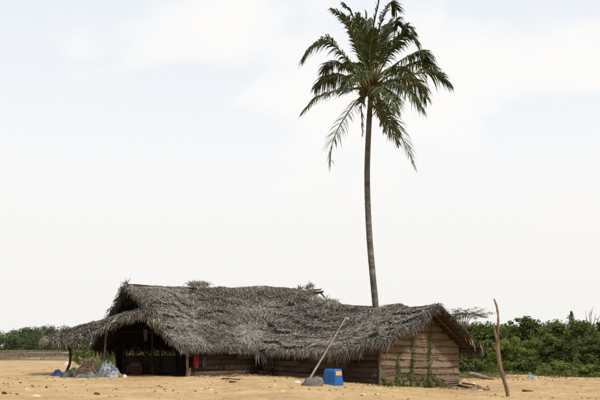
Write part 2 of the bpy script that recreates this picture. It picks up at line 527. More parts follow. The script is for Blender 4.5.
ridge1 = [H1(-1.55, 3, 4.38), H1(.5, 3, 4.33), H1(2.2, 3, 4.36), H1(4.4, 3, 4.33), H1(6.4, 3, 4.40), H1(8.7, 3, 4.42)]
eave1 = [H1(-.5, -.45, 1.46), H1(.7, -.48, 1.42), H1(1.9, -.46, 1.44), H1(3.2, -.48, 1.36), H1(5.2, -.5, 1.12), H1(8.7, -.5, 1.1)]
rear1 = [H1(-1.75, 6.55, 1.45), H1(1, 6.5, 1.5), H1(4, 6.5, 1.42), H1(8.7, 6.5, 1.3)]
S1f = Slope(ridge1, eave1, 21, amp=.15, row=.9, rowamp=.14, sag=.10)
S1r = Slope(ridge1, rear1, 31, amp=.06, sag=.05)

roof_mb = MB(); S1f.sheet(roof_mb, 150, 60, tint=.22)
roof1 = roof_mb.build('roof', M_thatch, hut1, smooth=True)
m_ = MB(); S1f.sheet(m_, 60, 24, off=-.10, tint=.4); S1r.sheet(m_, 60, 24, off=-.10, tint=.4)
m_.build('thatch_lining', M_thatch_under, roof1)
m_ = MB(); S1r.sheet(m_, 90, 40, tint=.25); S1r.blades(m_, 5000, base=.45)
m_.build('rear_slope', M_thatch, roof1, kind='stuff')
m_ = MB()
S1f.blades(m_, 84000, length=(.07, .21), width=(.010, .024), lat=1.1, lift=.04, spread=.29, smax=.95, tmax=.985, base=.57)
S1f.blades(m_, 5000, length=(.15, .35), width=(.012, .03), lift=.07, lat=.5, base=.58, spread=.22, tmax=.95)
S1f.blades(m_, 500, length=(.25, .6), width=(.02, .045), lift=.09, lat=.9, base=.60, spread=.2, tmax=.93)
S1f.blades(m_, 4500, length=(.2, .5), width=(.012, .03), tmin=0, tmax=.05, lat=1.6, lift=.05, base=.58)
m_.build('thatch', M_thatch, roof1, kind='stuff')
m_ = MB()
edge_fringe(m_, [q + (0, 0, .04) for q in eave1[:5]], (.3, -.6, 0), 5200, (.08, .34), (.01, .026), base=.50)
edge_fringe(m_, [H1(3.2, -.6, 1.15), H1(4.2, -.62, 1.0), H1(5.2, -.62, .95)], (.2, -.4, 0), 260, (.2, .6), (.015, .035), base=.5)
m_.build('eave_fringe', M_thatch, roof1, kind='stuff')
m_ = MB()
verge1 = [S1f.at(np.array(0.0), np.array(t)) for t in (0, .25, .5, .75, 1.)]
edge_fringe(m_, verge1, (-.45, -.3, .1), 1700, (.06, .26), (.01, .026), base=.42)
verge1r = [S1r.at(np.array(0.0), np.array(t)) for t in (0, .25, .5, .75, 1.)]
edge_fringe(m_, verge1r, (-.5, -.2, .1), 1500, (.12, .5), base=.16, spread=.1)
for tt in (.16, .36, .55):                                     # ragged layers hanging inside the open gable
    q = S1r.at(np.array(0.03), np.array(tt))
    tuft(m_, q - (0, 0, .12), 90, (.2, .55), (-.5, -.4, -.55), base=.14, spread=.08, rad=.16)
edge_fringe(m_, [H1(8.7, 3, 4.4), H1(8.75, 1.6, 3.1), H1(8.75, .2, 2.0)], (.5, -.3, 0), 500, (.15, .5), base=.4)
tuft(m_, P(127, 284, 41.6), 14, (.2, .42), (-.6, 0, .8), base=.3, rad=.04)
m_.build('verge_fringe', M_thatch, roof1, kind='stuff')
# bundles of fronds lying on the ridge
rp = S1f.at(np.array(.30), np.array(.02))
m_ = MB()
for k in range(5):
    q = P(192.5 + 3.1 * k, 285.2 - (k % 2) * .8, 43.2 + .3 * k)
    tuft(m_, q, 260, (.08, .24), (.1, -.6, .5), width=(.012, .03), base=.92, spread=.18, rad=.12)
pass
m_.build('ridge_bundle', M_thatch, roof1, kind='stuff', label='small tuft of dry fronds on the ridge')
m_ = MB()
for k in range(18):
    fx = rng.random() * .95
    q = P(292 + 24 * fx, 300.5 - 6.5 * math.sin(math.pi * fx) * rng.uniform(.3, 1), 45.9 + rng.uniform(-.5, .3))
    tuft(m_, q, 110, (.2, .5), (rng.uniform(.1, .9), -.8, rng.uniform(-.3, .5)), width=(.015, .035), base=.92, spread=.16, rad=.14)
for (px, py) in ((299, 290), (309.5, 287), (306.5, 289), (311, 291)):
    tuft(m_, P(px, py, 45.8), 40, (.2, .42), (.35, -.3, .7), width=(.015, .04), base=.85, rad=.06)
for k in range(8):
    q = P(314 + 3.0 * k, 301.5 + rng.uniform(-1, 1.0) + k * .35, 44.9 - .2 * k)
    tuft(m_, q, 90, (.2, .5), (.8, -.5, -.05), width=(.015, .04), base=.95, spread=.16, rad=.10)
m_.build('ridge_bundle', M_thatch, roof1, kind='stuff', label='ragged heap of loose fronds where the two ridges meet')
pole('rafter', [P(309, 295, 46.6), P(317, 292.6, 45.8), P(323, 291.5, 45.4)], (.09, .06), M_pole, roof1, tint=.3)
pole('rafter', [P(312, 290, 46.4), P(318, 290, 46), P(321, 289, 45.6)], (.05, .03), M_pole, roof1, tint=.25)
pole('rafter', [P(321, 293, 45.6), P(324, 297, 45.3), P(327, 301, 45)], (.045, .03), M_pole, roof1, tint=.15)
m_ = MB(); q = P(322.5, 307, 44.2)
m_.grid(np.array([[q + (x, -.02 * x, z + .06 * math.sin(5 * x)) for x in np.linspace(-.14, .16, 5)] for z in (-.07, 0, .07)]))
m_.build('ridge_patch', plain('faded_orange_cloth', (.46, .17, .10), .9), roof1, label='faded orange scrap caught in the thatch')
# creases: poles pressed on the thatch
def on_slope(S, s, t, h=.06): return S.at(np.array(s), np.array(t)) + S.N * h
pole('thatch_pole', [on_slope(S1f, .33, .06, .08), on_slope(S1f, .39, .17, .08), on_slope(S1f, .44, .29, .07)], (.035, .025), M_pole, roof1, tint=.12)
pole('thatch_pole', [on_slope(S1f, .37, .08, .07), on_slope(S1f, .42, .18, .07)], (.025, .02), M_pole, roof1, tint=.2)
m_ = MB()
pt = [on_slope(S1f, q, .035 + .01 * math.sin(q * 31), .07) for q in np.linspace(.02, .98, 30)]
m_.tube(pt, .03, 6, tint=.12); m_.build('ridge_pole', M_pole, roof1)
# rafters and battens under the roof, seen from the open end
for s_ in (-1.2, .2, 1.8, 3.4):
    pole('rafter', [H1(s_, 3, 4.15), H1(s_ + .7, -.2, 1.45)], (.04, .035), M_pole, roof1, tint=.08)
    pole('rafter', [H1(s_, 3, 4.15), H1(s_, 6.3, 1.5)], (.04, .035), M_pole, roof1, tint=.08)
for k, (w_, z_) in enumerate(((.8, 2.1), (1.8, 3.0), (4.2, 3.05), (5.2, 2.2))):
    pole('batten', [H1(-1.0, w_, z_), H1(4, w_, z_)], (.03, .03), M_pole, roof1, tint=.08)
pole('tie_beam', [H1(-.3, .5, 2.15), H1(-.35, 5.4, 2.15)], (.035, .035), M_pole, roof1, tint=.05)  # beam tinted near black to stand for the shade under the roof
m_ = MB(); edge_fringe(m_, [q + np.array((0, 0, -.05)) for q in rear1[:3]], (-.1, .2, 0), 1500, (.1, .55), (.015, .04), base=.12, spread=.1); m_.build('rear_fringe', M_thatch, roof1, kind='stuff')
# posts; the inner ones are tinted near black to stand for interior shade
def post1(s, w, z1, r=.055, tint=.4, lean=(0, 0)):
    b = H1(s, w, 0); z0 = g(b[0], b[1]) - .15
    return pole('post', [np.array((b[0], b[1], z0)), np.array((b[0] + lean[0], b[1] + lean[1], z1))], (r * 1.1, r), M_pole, hut1, n=10, tint=tint)
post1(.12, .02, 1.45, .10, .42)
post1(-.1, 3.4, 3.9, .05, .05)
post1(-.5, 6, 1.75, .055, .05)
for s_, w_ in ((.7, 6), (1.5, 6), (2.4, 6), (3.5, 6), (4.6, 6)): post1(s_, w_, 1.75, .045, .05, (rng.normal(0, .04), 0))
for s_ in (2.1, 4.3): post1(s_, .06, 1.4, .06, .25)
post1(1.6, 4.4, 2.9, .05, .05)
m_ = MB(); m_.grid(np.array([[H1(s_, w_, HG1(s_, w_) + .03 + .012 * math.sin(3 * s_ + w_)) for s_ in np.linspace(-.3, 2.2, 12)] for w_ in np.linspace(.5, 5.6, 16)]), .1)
m_.build('floor_mat', material('dark_floor_mat', [(0, (.012, .014, .010)), (1, (.05, .038, .028))], .95, .5, 2.0), hut1)  # mat stretched over the whole floor and kept dark to deepen interior shade
# front plank wall
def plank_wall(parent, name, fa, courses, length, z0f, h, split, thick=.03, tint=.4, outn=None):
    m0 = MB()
    m0.grid(np.array([[fa(q, .06, z0f(q) - .1 + f * (courses * h + .1)) for q in np.linspace(0, length, 12)] for f in (0, .5, 1)]), .05)  # added dark backing sheet, blocks daylight through gaps between the planks
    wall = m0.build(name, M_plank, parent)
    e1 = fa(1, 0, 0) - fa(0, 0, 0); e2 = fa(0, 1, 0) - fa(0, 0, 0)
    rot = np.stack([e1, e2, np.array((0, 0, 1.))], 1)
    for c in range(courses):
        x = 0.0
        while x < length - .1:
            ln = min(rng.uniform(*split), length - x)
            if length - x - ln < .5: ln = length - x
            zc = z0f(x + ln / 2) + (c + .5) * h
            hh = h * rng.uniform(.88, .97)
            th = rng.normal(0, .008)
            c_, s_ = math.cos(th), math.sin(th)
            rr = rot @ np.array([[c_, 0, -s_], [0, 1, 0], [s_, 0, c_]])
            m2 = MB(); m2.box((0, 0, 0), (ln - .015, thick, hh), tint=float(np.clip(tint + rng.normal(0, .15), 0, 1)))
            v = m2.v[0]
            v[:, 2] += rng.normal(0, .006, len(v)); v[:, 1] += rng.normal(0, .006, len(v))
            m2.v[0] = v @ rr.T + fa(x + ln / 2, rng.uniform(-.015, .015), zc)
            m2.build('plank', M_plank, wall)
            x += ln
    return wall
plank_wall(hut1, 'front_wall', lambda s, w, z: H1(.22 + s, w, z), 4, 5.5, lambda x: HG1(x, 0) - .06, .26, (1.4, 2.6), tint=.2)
# half-height rear wall of woven mats, and a dark inner partition
def mat_panel(parent, p00, p10, p01, p11, outn, nu=10, nv=4, amp=.02, flare=.03, tint=.5, name='woven_mat', thick=.015, frn=30):
    mm = MB()
    u, v = np.meshgrid(np.linspace(0, 1, nu), np.linspace(0, 1, nv))
    p00, p10, p01, p11 = [np.asarray(q, float) for q in (p00, p10, p01, p11)]
    G = (p00 * ((1 - u) * (1 - v))[..., None] + p10 * (u * (1 - v))[..., None] + p01 * ((1 - u) * v)[..., None] + p11 * (u * v)[..., None])
    sd = int(rng.integers(1e6))
    d = amp * waves(u * np.linalg.norm(p10 - p00), v * .4, .7, sd, 2) + flare * (1 - v)
    G = G + d[..., None] * np.array(outn)
    G[0, :, 2] += rng.normal(0, .022, nu)
    mm.grid(G, tint)
    mm.grid((G - thick * np.array(outn))[:, ::-1], tint)
    if frn:                                                     # ragged leaf ends along the lower edge
        edge_fringe(mm, [G[0, 0], G[0, nu // 2], G[0, -1]], np.array(outn) * .4, frn, (.03, .11), (.012, .03), base=tint - .08, spread=.15, jit=.015)
    return mm.build(name, M_mat, parent)
m0 = MB(); m0.tube([H1(-.6, 6.03, .97), H1(7.5, 6.03, .95)], .03, 6, tint=.3)
rw = m0.build('rear_wall', M_pole, hut1)
x = -.7
while x < 7.4:
    for c in range(2):
        z0 = HG1(x, 6) - .05 + .45 * c
        mat_panel(rw, H1(x, 6, z0), H1(x + 1.25, 6, z0), H1(x, 6, z0 + .5), H1(x + 1.25, 6, z0 + .5), -w1, tint=.12 + .18 * rng.random(), frn=10)
    x += 1.22
m0 = MB(); m0.tube([H1(2.3, .15, 1.35), H1(2.3, 5.9, 1.5)], .03, 6, tint=.2)
pw = m0.build('inner_partition', M_pole, hut1)
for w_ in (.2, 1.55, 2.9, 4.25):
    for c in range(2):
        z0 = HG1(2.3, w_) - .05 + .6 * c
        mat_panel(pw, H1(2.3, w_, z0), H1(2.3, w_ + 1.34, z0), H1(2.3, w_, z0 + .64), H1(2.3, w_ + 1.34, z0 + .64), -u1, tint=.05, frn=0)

# side awning: a low slope of thatch leaning on two posts
aw_top = [P(49, 338.5, 42.3), P(62, 332.5, 42.2), P(84, 325.5, 42.0), P(106, 319.5, 41.9), P(126, 311.5, 41.8), P(150, 306.5, 41.6)]
aw_bot = [P(51, 341.5, 40.6), P(65, 343.5, 40.4), P(83, 337.5, 40.3), P(103, 329, 40.2), P(128, 318.5, 40.0), P(158, 313.0, 39.8)]
def push(pl):
    o_ = []
    for q in pl:
        k_ = 1 + .030 * min(1, max(0, (-7.2 - q[0]) / 3.0))
        o_.append(np.array((0, 0, CAM_Z)) + (q - np.array((0, 0, CAM_Z))) * k_)
    return o_
aw_top, aw_bot = push(aw_top), push(aw_bot)
aw_rear = [q + np.array((.1, 2.0, -.35)) for q in aw_top]
SA = Slope(aw_top, aw_bot, 51, amp=.05, row=.5, rowamp=.05, sag=-.06)
SAr = Slope(aw_top, aw_rear, 57, amp=.04, sag=.0)
m_ = MB(); SA.sheet(m_, 70, 24, tint=.25)
awn = m_.build('awning', M_thatch, hut1, smooth=True)
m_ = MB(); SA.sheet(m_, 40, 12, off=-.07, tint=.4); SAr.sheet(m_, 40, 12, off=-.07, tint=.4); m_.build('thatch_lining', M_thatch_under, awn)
m_ = MB()
SA.blades(m_, 13000, length=(.12, .32), width=(.01, .024), lat=.8, base=.46, tmax=.96)
SA.blades(m_, 1300, length=(.25, .5), width=(.015, .04), lat=.9, lift=.07, base=.54, spread=.22, tmax=.9)
SAr.blades(m_, 1800, base=.35)
SA.blades(m_, 600, length=(.15, .35), width=(.015, .04), smax=.2, lat=.9, lift=.12, base=.72, spread=.2)
edge_fringe(m_, aw_bot, (-.1, -.5, 0), 1900, (.06, .28), (.012, .032), base=.46)
edge_fringe(m_, [aw_top[0], P(43, 341, 41.5), aw_bot[0]], (-.8, -.1, .2), 200, (.08, .25), (.015, .035), base=.62)
edge_fringe(m_, [P(150, 318, 39.8), P(156, 321, 39.7), P(160, 326, 39.7)], (.2, -.3, 0), 200, (.1, .4), (.02, .045), base=.55)
m_.build('thatch', M_thatch, awn, kind='stuff')
for k in range(3):
    t_ = .25 + .3 * k
    pole('batten', [SA.at(np.array(.02), np.array(t_)) - (0, 0, .14), SA.at(np.array(.5), np.array(t_)) - (0, 0, .14), SA.at(np.array(.98), np.array(t_)) - (0, 0, .14)], (.03, .03), M_pole, awn, tint=.2)
for s_ in (.15, .4, .65, .9):
    pole('rafter', [SA.at(np.array(s_), np.array(.02)) - (0, 0, .16), SA.at(np.array(s_), np.array(.98)) - (0, 0, .13)], (.03, .03), M_pole, awn, tint=.2)
q0 = P(66, 377, 42.0); q0[2] = g(q0[0], q0[1]) - .1
pole('post', [q0, P(67, 370, 42.0), P(70, 360, 42.1), P(70, 343, 42.1)], (.075, .055), M_pole, awn, tint=.0, wob=.12)
q0 = P(104, 372, 42.2); q0[2] = g(q0[0], q0[1]) - .1
pole('post', [q0, P(105.5, 350, 42.2), P(107, 327, 42.0)], (.05, .045), M_pole, awn, tint=.62)

# ------------------------------------------------------------------ RIGHT HUT (gable wall of woven mats)
r2 = np.array((-math.sqrt(.5), math.sqrt(.5), 0)); g2 = np.array((math.sqrt(.5), math.sqrt(.5), 0))
C2 = np.array((3.3, 37.0, 0)); W2 = 5.5
def H2(t, v, z): return C2 + r2 * t + g2 * v + np.array((0, 0, z))
def HG2(t, v): q = H2(t, v, 0); return g(q[0], q[1])
def px_v(px):
    k = (px - 300.0) / FPX
    return (k * C2[1] - C2[0]) / (math.sqrt(.5) * (1 - k))

hut2 = thing('thatched_hut', H2(2.5, 2.75, -.15), 'lower thatched hut with a woven-mat gable wall facing right', 'hut')
ridge2 = [H2(-1.0, 2.75, 3.27), H2(.6, 2.75, 3.24), H2(2.5, 2.75, 3.30), H2(5, 2.75, 3.42), H2(8.2, 2.75, 3.46)]
eave2 = [H2(-.85, -.50, 1.66), H2(.2, -.62, 1.50), H2(1.1, -.72, 1.26), H2(2.1, -.70, 1.16), H2(4.2, -.6, 1.20), H2(6.2, -.5, 1.25), H2(8.2, -.5, 1.3)]
rear2 = [H2(-1.0, 6.0, 1.36), H2(1.5, 6.05, 1.36), H2(5, 6.05, 1.38), H2(8.2, 6.05, 1.38)]
S2f = Slope(ridge2, eave2, 71, amp=.14, row=.8, rowamp=.13, sag=.04)
S2r = Slope(ridge2, rear2, 81, amp=.04, sag=.03)
m_ = MB(); S2f.sheet(m_, 120, 50, tint=.2)
roof2 = m_.build('roof', M_thatch, hut2, smooth=True)
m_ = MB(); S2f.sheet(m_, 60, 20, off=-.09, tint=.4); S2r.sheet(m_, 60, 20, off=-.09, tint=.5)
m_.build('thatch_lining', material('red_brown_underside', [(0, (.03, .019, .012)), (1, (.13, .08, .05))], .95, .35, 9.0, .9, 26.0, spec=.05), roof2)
m_ = MB(); S2r.sheet(m_, 90, 40, tint=.25); S2r.blades(m_, 4000, base=.45)
m_.build('rear_slope', M_thatch, roof2, kind='stuff')
m_ = MB()
S2f.blades(m_, 52000, length=(.07, .21), width=(.010, .024), lat=1.1, lift=.04, spread=.29, base=.62, tmax=.985)
S2f.blades(m_, 2600, length=(.15, .35), width=(.012, .03), lift=.07, lat=.5, base=.55, spread=.22, tmax=.95)
S2f.blades(m_, 600, length=(.3, .65), width=(.02, .045), lift=.09, lat=.9, base=.56, spread=.2, tmax=.93)
S2f.blades(m_, 2000, length=(.2, .5), width=(.012, .03), tmin=0, tmax=.05, lat=1.6, lift=.04, base=.5)
S2f.blades(m_, 900, length=(.3, .6), width=(.02, .045), smin=.03, smax=.33, tmin=.72, tmax=.9, lat=.3, lift=.14, base=.66)
m_.build('thatch', M_thatch, roof2, kind='stuff')
m_ = MB()
edge_fringe(m_, [q + (0, 0, .04) for q in eave2[:-1]], (-.3, -.5, 0), 3400, (.08, .34), (.01, .026), base=.46)
edge_fringe(m_, [q + (0, 0, .08) for q in eave2[1:4]], (-.3, -.4, 0), 520, (.2, .55), (.012, .028), base=.46)
m_.build('eave_fringe', M_thatch, roof2, kind='stuff')
m_ = MB()
v2 = [S2f.at(np.array(0.0), np.array(t)) for t in (0, .25, .5, .75, 1.)]
edge_fringe(m_, v2, (.25, -.5, .05), 1700, (.05, .2), (.01, .026), base=.40)
edge_fringe(m_, v2[:2], (.3, -.5, .05), 160, (.15, .4), (.015, .03), base=.36)
v2r = [S2r.at(np.array(0.0), np.array(t)) for t in (0, .25, .5, .75, 1.)]
edge_fringe(m_, v2r, (.15, -.5, .1), 420, (.05, .2), (.01, .024), base=.22, spread=.12, jit=.06)
edge_fringe(m_, [q + (0, 0, .02) for q in rear2[:2]], (.4, -.1, 0), 700, (.12, .42), (.012, .03), base=.22, spread=.14)
m_.build('verge_fringe', M_thatch, roof2, kind='stuff')
# pale strips dangling from the far verge
for k, (px, py) in enumerate(((463, 332), (466.5, 334), (469, 336), (471.5, 339), (480, 345))):
    q = P(px, py, 39.9)
    e = q + np.array((.10 + .1 * rng.random(), -.05, -.35 - .2 * rng.random()))
    pole('dangling_strip', [q, (q + e) / 2 + (.03, 0, 0), e], (.022, .012), M_pole, roof2, n=6, sides=5, tint=.9)
for v_ in np.concatenate([np.linspace(.1, 2.5, 5), np.linspace(2.95, 5.9, 11)]):                              # battens under the overhang, seen from below on the far side
    S_, tt = (S2f, 1 - (v_ + .7) / 3.45) if v_ < 2.75 else (S2r, (v_ - 2.75) / 3.25)
    b0 = S_.at(np.array(.005), np.array(tt), False) - S_.N * .15
    b1 = S_.at(np.array(.42), np.array(tt), False) - S_.N * .15
    pole('batten', [b0, b1], (.022, .02), M_pole, roof2, n=6, sides=6, tint=.22, bend=.05)
for t_ in (-.5, .1, 1.2):
    pole('rafter', [H2(t_, 2.75, 3.02), H2(t_, 5.9, 1.22)], (.035, .03), M_pole, roof2, n=8, tint=.15)
    pole('rafter', [H2(t_, 2.75, 3.02), H2(t_, -.35, 1.42)], (.035, .03), M_pole, roof2, n=8, tint=.1)
pole('ridge_pole', [H2(-1.0, 2.75, 3.08), H2(4, 2.75, 3.14)], (.05, .05), M_pole, roof2, tint=.3)
# gable wall: courses of woven mats, each lapped over the one below
def roof_z(v):
    return 3.27 - .545 * (2.75 - v) - .14 if v < 2.75 else 3.27 - .588 * (v - 2.75) - .14
def v_range(z):
    lo = max(0.0, 2.75 - (3.13 - z) / .545); hi = min(W2, 2.75 + (3.13 - z) / .588)
    return lo, hi
pole('post', [H2(.03, .0, HG2(0, 0) - .2), H2(.03, .0, 1.6)], (.06, .055), M_pole, hut2, n=8, tint=.3)
pole('post', [H2(.03, W2, HG2(0, W2) - .2), H2(.03, W2, 1.5)], (.06, .055), M_pole, hut2, n=8, tint=.3)
pole('post', [H2(.09, 2.75, HG2(0, 2.75) - .2), H2(.09, 2.75, 3.05)], (.06, .055), M_pole, hut2, n=8, tint=.3)
m0 = MB(); m0.tube([H2(.12, .02, 1.5), H2(.12, W2 - .02, 1.5)], .04, 6, tint=.3)
gw = m0.build('gable_wall', M_pole, hut2)
def base_z(v): return HG2(0, v) - .05
ch = .298
for c in range(12):
    za = c * ch; zb = za + ch * 1.16
    cuts = [0.0, rng.uniform(.8, 1.6), rng.uniform(2.1, 3.0), rng.uniform(3.5, 4.5), W2] if c % 2 == 0 else [0.0, rng.uniform(1.4, 2.3), rng.uniform(2.9, 4.2), W2]
    for k in range(len(cuts) - 1):
        v0, v1 = cuts[k], cuts[k + 1] + .03
        n_ = max(5, int((v1 - v0) / .16))
        vv = np.linspace(v0, min(v1, W2), n_)
        bz = np.array([base_z(q) * (1 - c / 11.0) + (-.25) * (c / 11.0) for q in vv])
        tl = rng.normal(0, .022)
        lo = bz + za + tl * (vv - vv.mean()) + .016 * waves(vv, vv * 0, .5, int(rng.integers(1e6)), 2)
        hi = bz + zb
        top = np.array([roof_z(q) for q in vv])
        keep = lo < top - .03
        if keep.sum() < 3: continue
        vv, lo, hi, top = vv[keep], lo[keep], hi[keep], top[keep]
        hi = np.minimum(hi, top)
        G = []
        sd = int(rng.integers(1e6))
        for f in (0, .33, .66, 1):
            bulge = .018 * waves(vv, vv * 0 + f, .6, sd, 2) + .034 * (1 - f) 
            G.append(np.array([H2(-b_ - .01, q, l + (h - l) * f) for q, l, h, b_ in zip(vv, lo, hi, bulge)]))
        G = np.array(G)
        tn = float(np.clip(.63 + rng.normal(0, .12), .2, .85))
        mm = MB(); mm.grid(G, tn); mm.grid((G + .012 * r2)[:, ::-1], tn)
        edge_fringe(mm, [G[0, 0], G[0, len(vv) // 2], G[0, -1]], -r2 * .25, int(26 * (v1 - v0)), (.03, .13), (.012, .03), base=tn - .3, spread=.16, jit=.015)
        mm.build('woven_mat', M_mat, gw)
    if c < 11:
        z_ = -.25 * (c / 11.) + base_z(2.75) * (1 - c / 11.) + za + ch * .98
        lo, hi = v_range(z_)
        if hi - lo > .6 and c in (1, 2, 3, 4, 5, 6, 7, 8, 9):
            e0, e1 = lo + rng.uniform(0, .2), hi - rng.uniform(0, .2)
            pts = [H2(-.075, e0, z_ + rng.normal(0, .03) + base_z(e0) * .4 * (1 - c / 11.) - base_z(2.75) * .4 * (1 - c / 11.)), H2(-.08, (e0 + e1) / 2, z_ + rng.normal(0, .02)), H2(-.075, e1, z_ + rng.normal(0, .03) + (base_z(e1) - base_z(2.75)) * .4 * (1 - c / 11.))]
            pole('batten', pts, (.013, .011), M_pole, gw, n=14, sides=5, tint=.06, bend=.05)  # nearly black batten draws the shadow line between mat courses
# stack of split poles along the foot of the gable at its right end
for k in range(5):
    q0 = H2(-.12 - .03 * k, 3.5 + .25 * rng.random(), base_z(4) + .03 + .085 * k); q1 = H2(-.12, W2 + .12 * rng.random(), base_z(5.4) + .06 + .085 * k)
    pole('wall_pole', [q0, q1], (.03, .028), M_pole, gw, n=8, sides=6, tint=.4)
# front wall: dark planks under the eave
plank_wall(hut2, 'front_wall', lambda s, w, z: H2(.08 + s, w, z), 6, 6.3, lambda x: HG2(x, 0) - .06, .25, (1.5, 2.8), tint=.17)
for t_ in (1.9, 3.9): pole('post', [H2(t_, .06, HG2(t_, 0) - .2), H2(t_, .06, 1.4)], (.05, .05), M_pole, hut2, n=8, tint=.3)
m0 = MB(); m0.tube([H2(0, W2 - .03, 1.3), H2(7, W2 - .03, 1.3)], .03, 6, tint=.3)
rw2 = m0.build('rear_wall', M_pole, hut2)
for k in range(5):
    for c in range(3):
        z0 = HG2(k * 1.4, W2) - .05 + .5 * c; t0 = k * 1.4 + .06
        mat_panel(rw2, H2(t0, W2, z0), H2(t0 + 1.42, W2, z0), H2(t0, W2, z0 + .56), H2(t0 + 1.42, W2, z0 + .56), g2, tint=.45, frn=0)

# ------------------------------------------------------------------ COCONUT PALM
PY = 47.0
palm_pts = [P(377.5, 382, PY), P(376.5, 330, PY), P(375.5, 306, PY), P(372.0, 268, PY), P(369.3, 235, PY), P(367.6, 200, PY),
            P(367.2, 170, PY), P(368.2, 140, PY), P(369.5, 115, PY), P(371.0, 95, PY), P(371.5, 86, PY)]
palm_pts[0][2] = g(palm_pts[0][0], PY) - .2
palm = thing('coconut_palm', (palm_pts[0][0], PY, g(palm_pts[0][0], PY)), 'tall coconut palm with a bare slightly curved trunk rising behind the huts', 'palm')
n_ = 330
tp = spline(palm_pts, n_)
hgt = np.linspace(0, 1, n_)
rad = .175 - .045 * hgt + .10 * np.exp(-hgt * 22)
ring = rng.random(n_) < .24
rad = rad * np.where(ring, 1.05, 1.0) * (1 + .015 * rng.normal(0, 1, n_))
m_ = MB(); m_.tube(tp, rad, 14, tint=np.clip(.5 + .16 * np.where(ring, 1, -.3) + .08 * waves(hgt * 30, hgt * 0, .5, 5, 2), 0, 1), wob=.02)
m_.build('trunk', M_trunk, palm, smooth=True)
CR = palm_pts[-1]

def frond(ctrl, nl=80, lmax=.95, dry=0.0, droop=.6, twist=0.0, base_w=.05, wide=.080, fold=0.0, gap=.16):
    n = 60
    p = spline(ctrl, n)
    d = np.gradient(p, axis=0); d /= np.linalg.norm(d, axis=1)[:, None]
    total = np.linalg.norm(np.diff(p, axis=0), axis=1).sum()
    mr_ = MB()
    mr_.tube(p, np.linspace(base_w, .008, n), 6, tint=np.clip(.45 + dry + rng.normal(0, .04, n), 0, 1))
    fo = mr_.build('frond', M_rachis, palm, smooth=True)
    ml = MB()
    up = np.array((0, 0, 1.0))
    Vs, Fs, Ts = [], [], []
    cnt = 0
    hue = rng.normal(0, .07) + dry
    for side in (-1, 1):
        for k in range(nl):
            s = gap + (1 - gap) * (k + rng.uniform(-.3, .3)) / (nl - 1)
            s = min(max(s, gap * .9), .999)
            fi = s * (n - 1); i = min(int(fi), n - 2); f = fi - i
            q = p[i] * (1 - f) + p[i + 1] * f; T = d[i]
            S = np.cross(T, up); ns = np.linalg.norm(S)
            if ns < .25:
                S = np.cross(T, np.array((math.cos(twist), math.sin(twist), .2))); ns = np.linalg.norm(S)
            S /= ns
            Nn = np.cross(S, T)
            if Nn[2] < 0: Nn = -Nn
            a = twist
            S2 = S * math.cos(a) + Nn * math.sin(a)
            if rng.random() < .04: continue
            env = (.55 + .45 * math.sin(min(1, (s - gap) / .35) * math.pi / 2)) * (1 - .62 * max(0, (s - .45) / .55) ** 1.4)
            ln = (1.34 - .35 * max(0, T[2])) * lmax * env * rng.uniform(.7, 1.12)
            fwd = .30 + .6 * s + .8 * max(0, T[2] - .2)
            dr = S2 * side * (1 - fold) + T * fwd + Nn * .18 + rng.normal(0, .13, 3)
            dr /= np.linalg.norm(dr)
            dp = droop * rng.uniform(.75, 1.25)
            p0 = q
            p1 = q + dr * ln * .34 - up * dp * ln * .06
            p2 = q + dr * ln * .68 - up * dp * ln * .34
            p3 = q + dr * ln * .92 - up * dp * ln * .78
            wv = np.cross(dr, Nn + .5 * rng.normal(0, 1, 3)); wv /= np.linalg.norm(wv) + 1e-9
            w = wide * .5 * rng.uniform(.75, 1.15) * (.6 + .4 * env)
            Vs += [p0 - wv * w * .5, p0 + wv * w * .5, p1 - wv * w, p1 + wv * w, p2 - wv * w * .8, p2 + wv * w * .8, p3 - wv * w * .12, p3 + wv * w * .12]
            Fs += [[cnt + q_, cnt + q_ + 1, cnt + q_ + 3, cnt + q_ + 2] for q_ in (0, 2, 4)]
            tv = float(np.clip(.42 + hue + rng.normal(0, .10), 0, 1))
            tip = min(1, tv + (.25 if rng.random() < .12 else .04))
            Ts += [tv] * 6 + [tip] * 2
            cnt += 8
    ml.add(np.array(Vs), np.array(Fs), np.array(Ts))
    ml.build('leaflets', M_frond, fo, kind='stuff')
    return fo

def cp(x, y, dy=0.0):
    """point from the crown close-up (2.224 px per photo px, origin column 290)"""
    return P(290 + x / 2.224, y / 2.224, PY + dy)
c0 = lambda dx=0, dy=0, dz=0: CR + np.array((dx, dy, dz))
F = frond
# arching left
F([c0(-.1, -.1, 0), cp(130, 135, -.5), cp(88, 92, -.9), cp(55, 98, -1.1), cp(31, 128, -1.2)], lmax=1.0, droop=.75)
F([c0(-.1, .1, 0), cp(120, 168, .6), cp(85, 172, 1.1), cp(58, 192, 1.4)], lmax=.85, droop=.9)
F([c0(-.1, -.2, -.15), cp(118, 200, -.9), cp(65, 214, -1.5), cp(26, 252, -1.8)], lmax=.7, droop=.55)
F([c0(-.15, -.1, -.2), cp(142, 232, -.7), cp(105, 290, -1.2), cp(92, 330, -1.3), cp(90, 366, -1.3)], lmax=.72, droop=.5, twist=.3, nl=56, wide=.045)
F([c0(-.1, .1, -.2), cp(160, 228, .3), cp(161, 300, .5)], lmax=.5, droop=.3, nl=36, dry=.1)
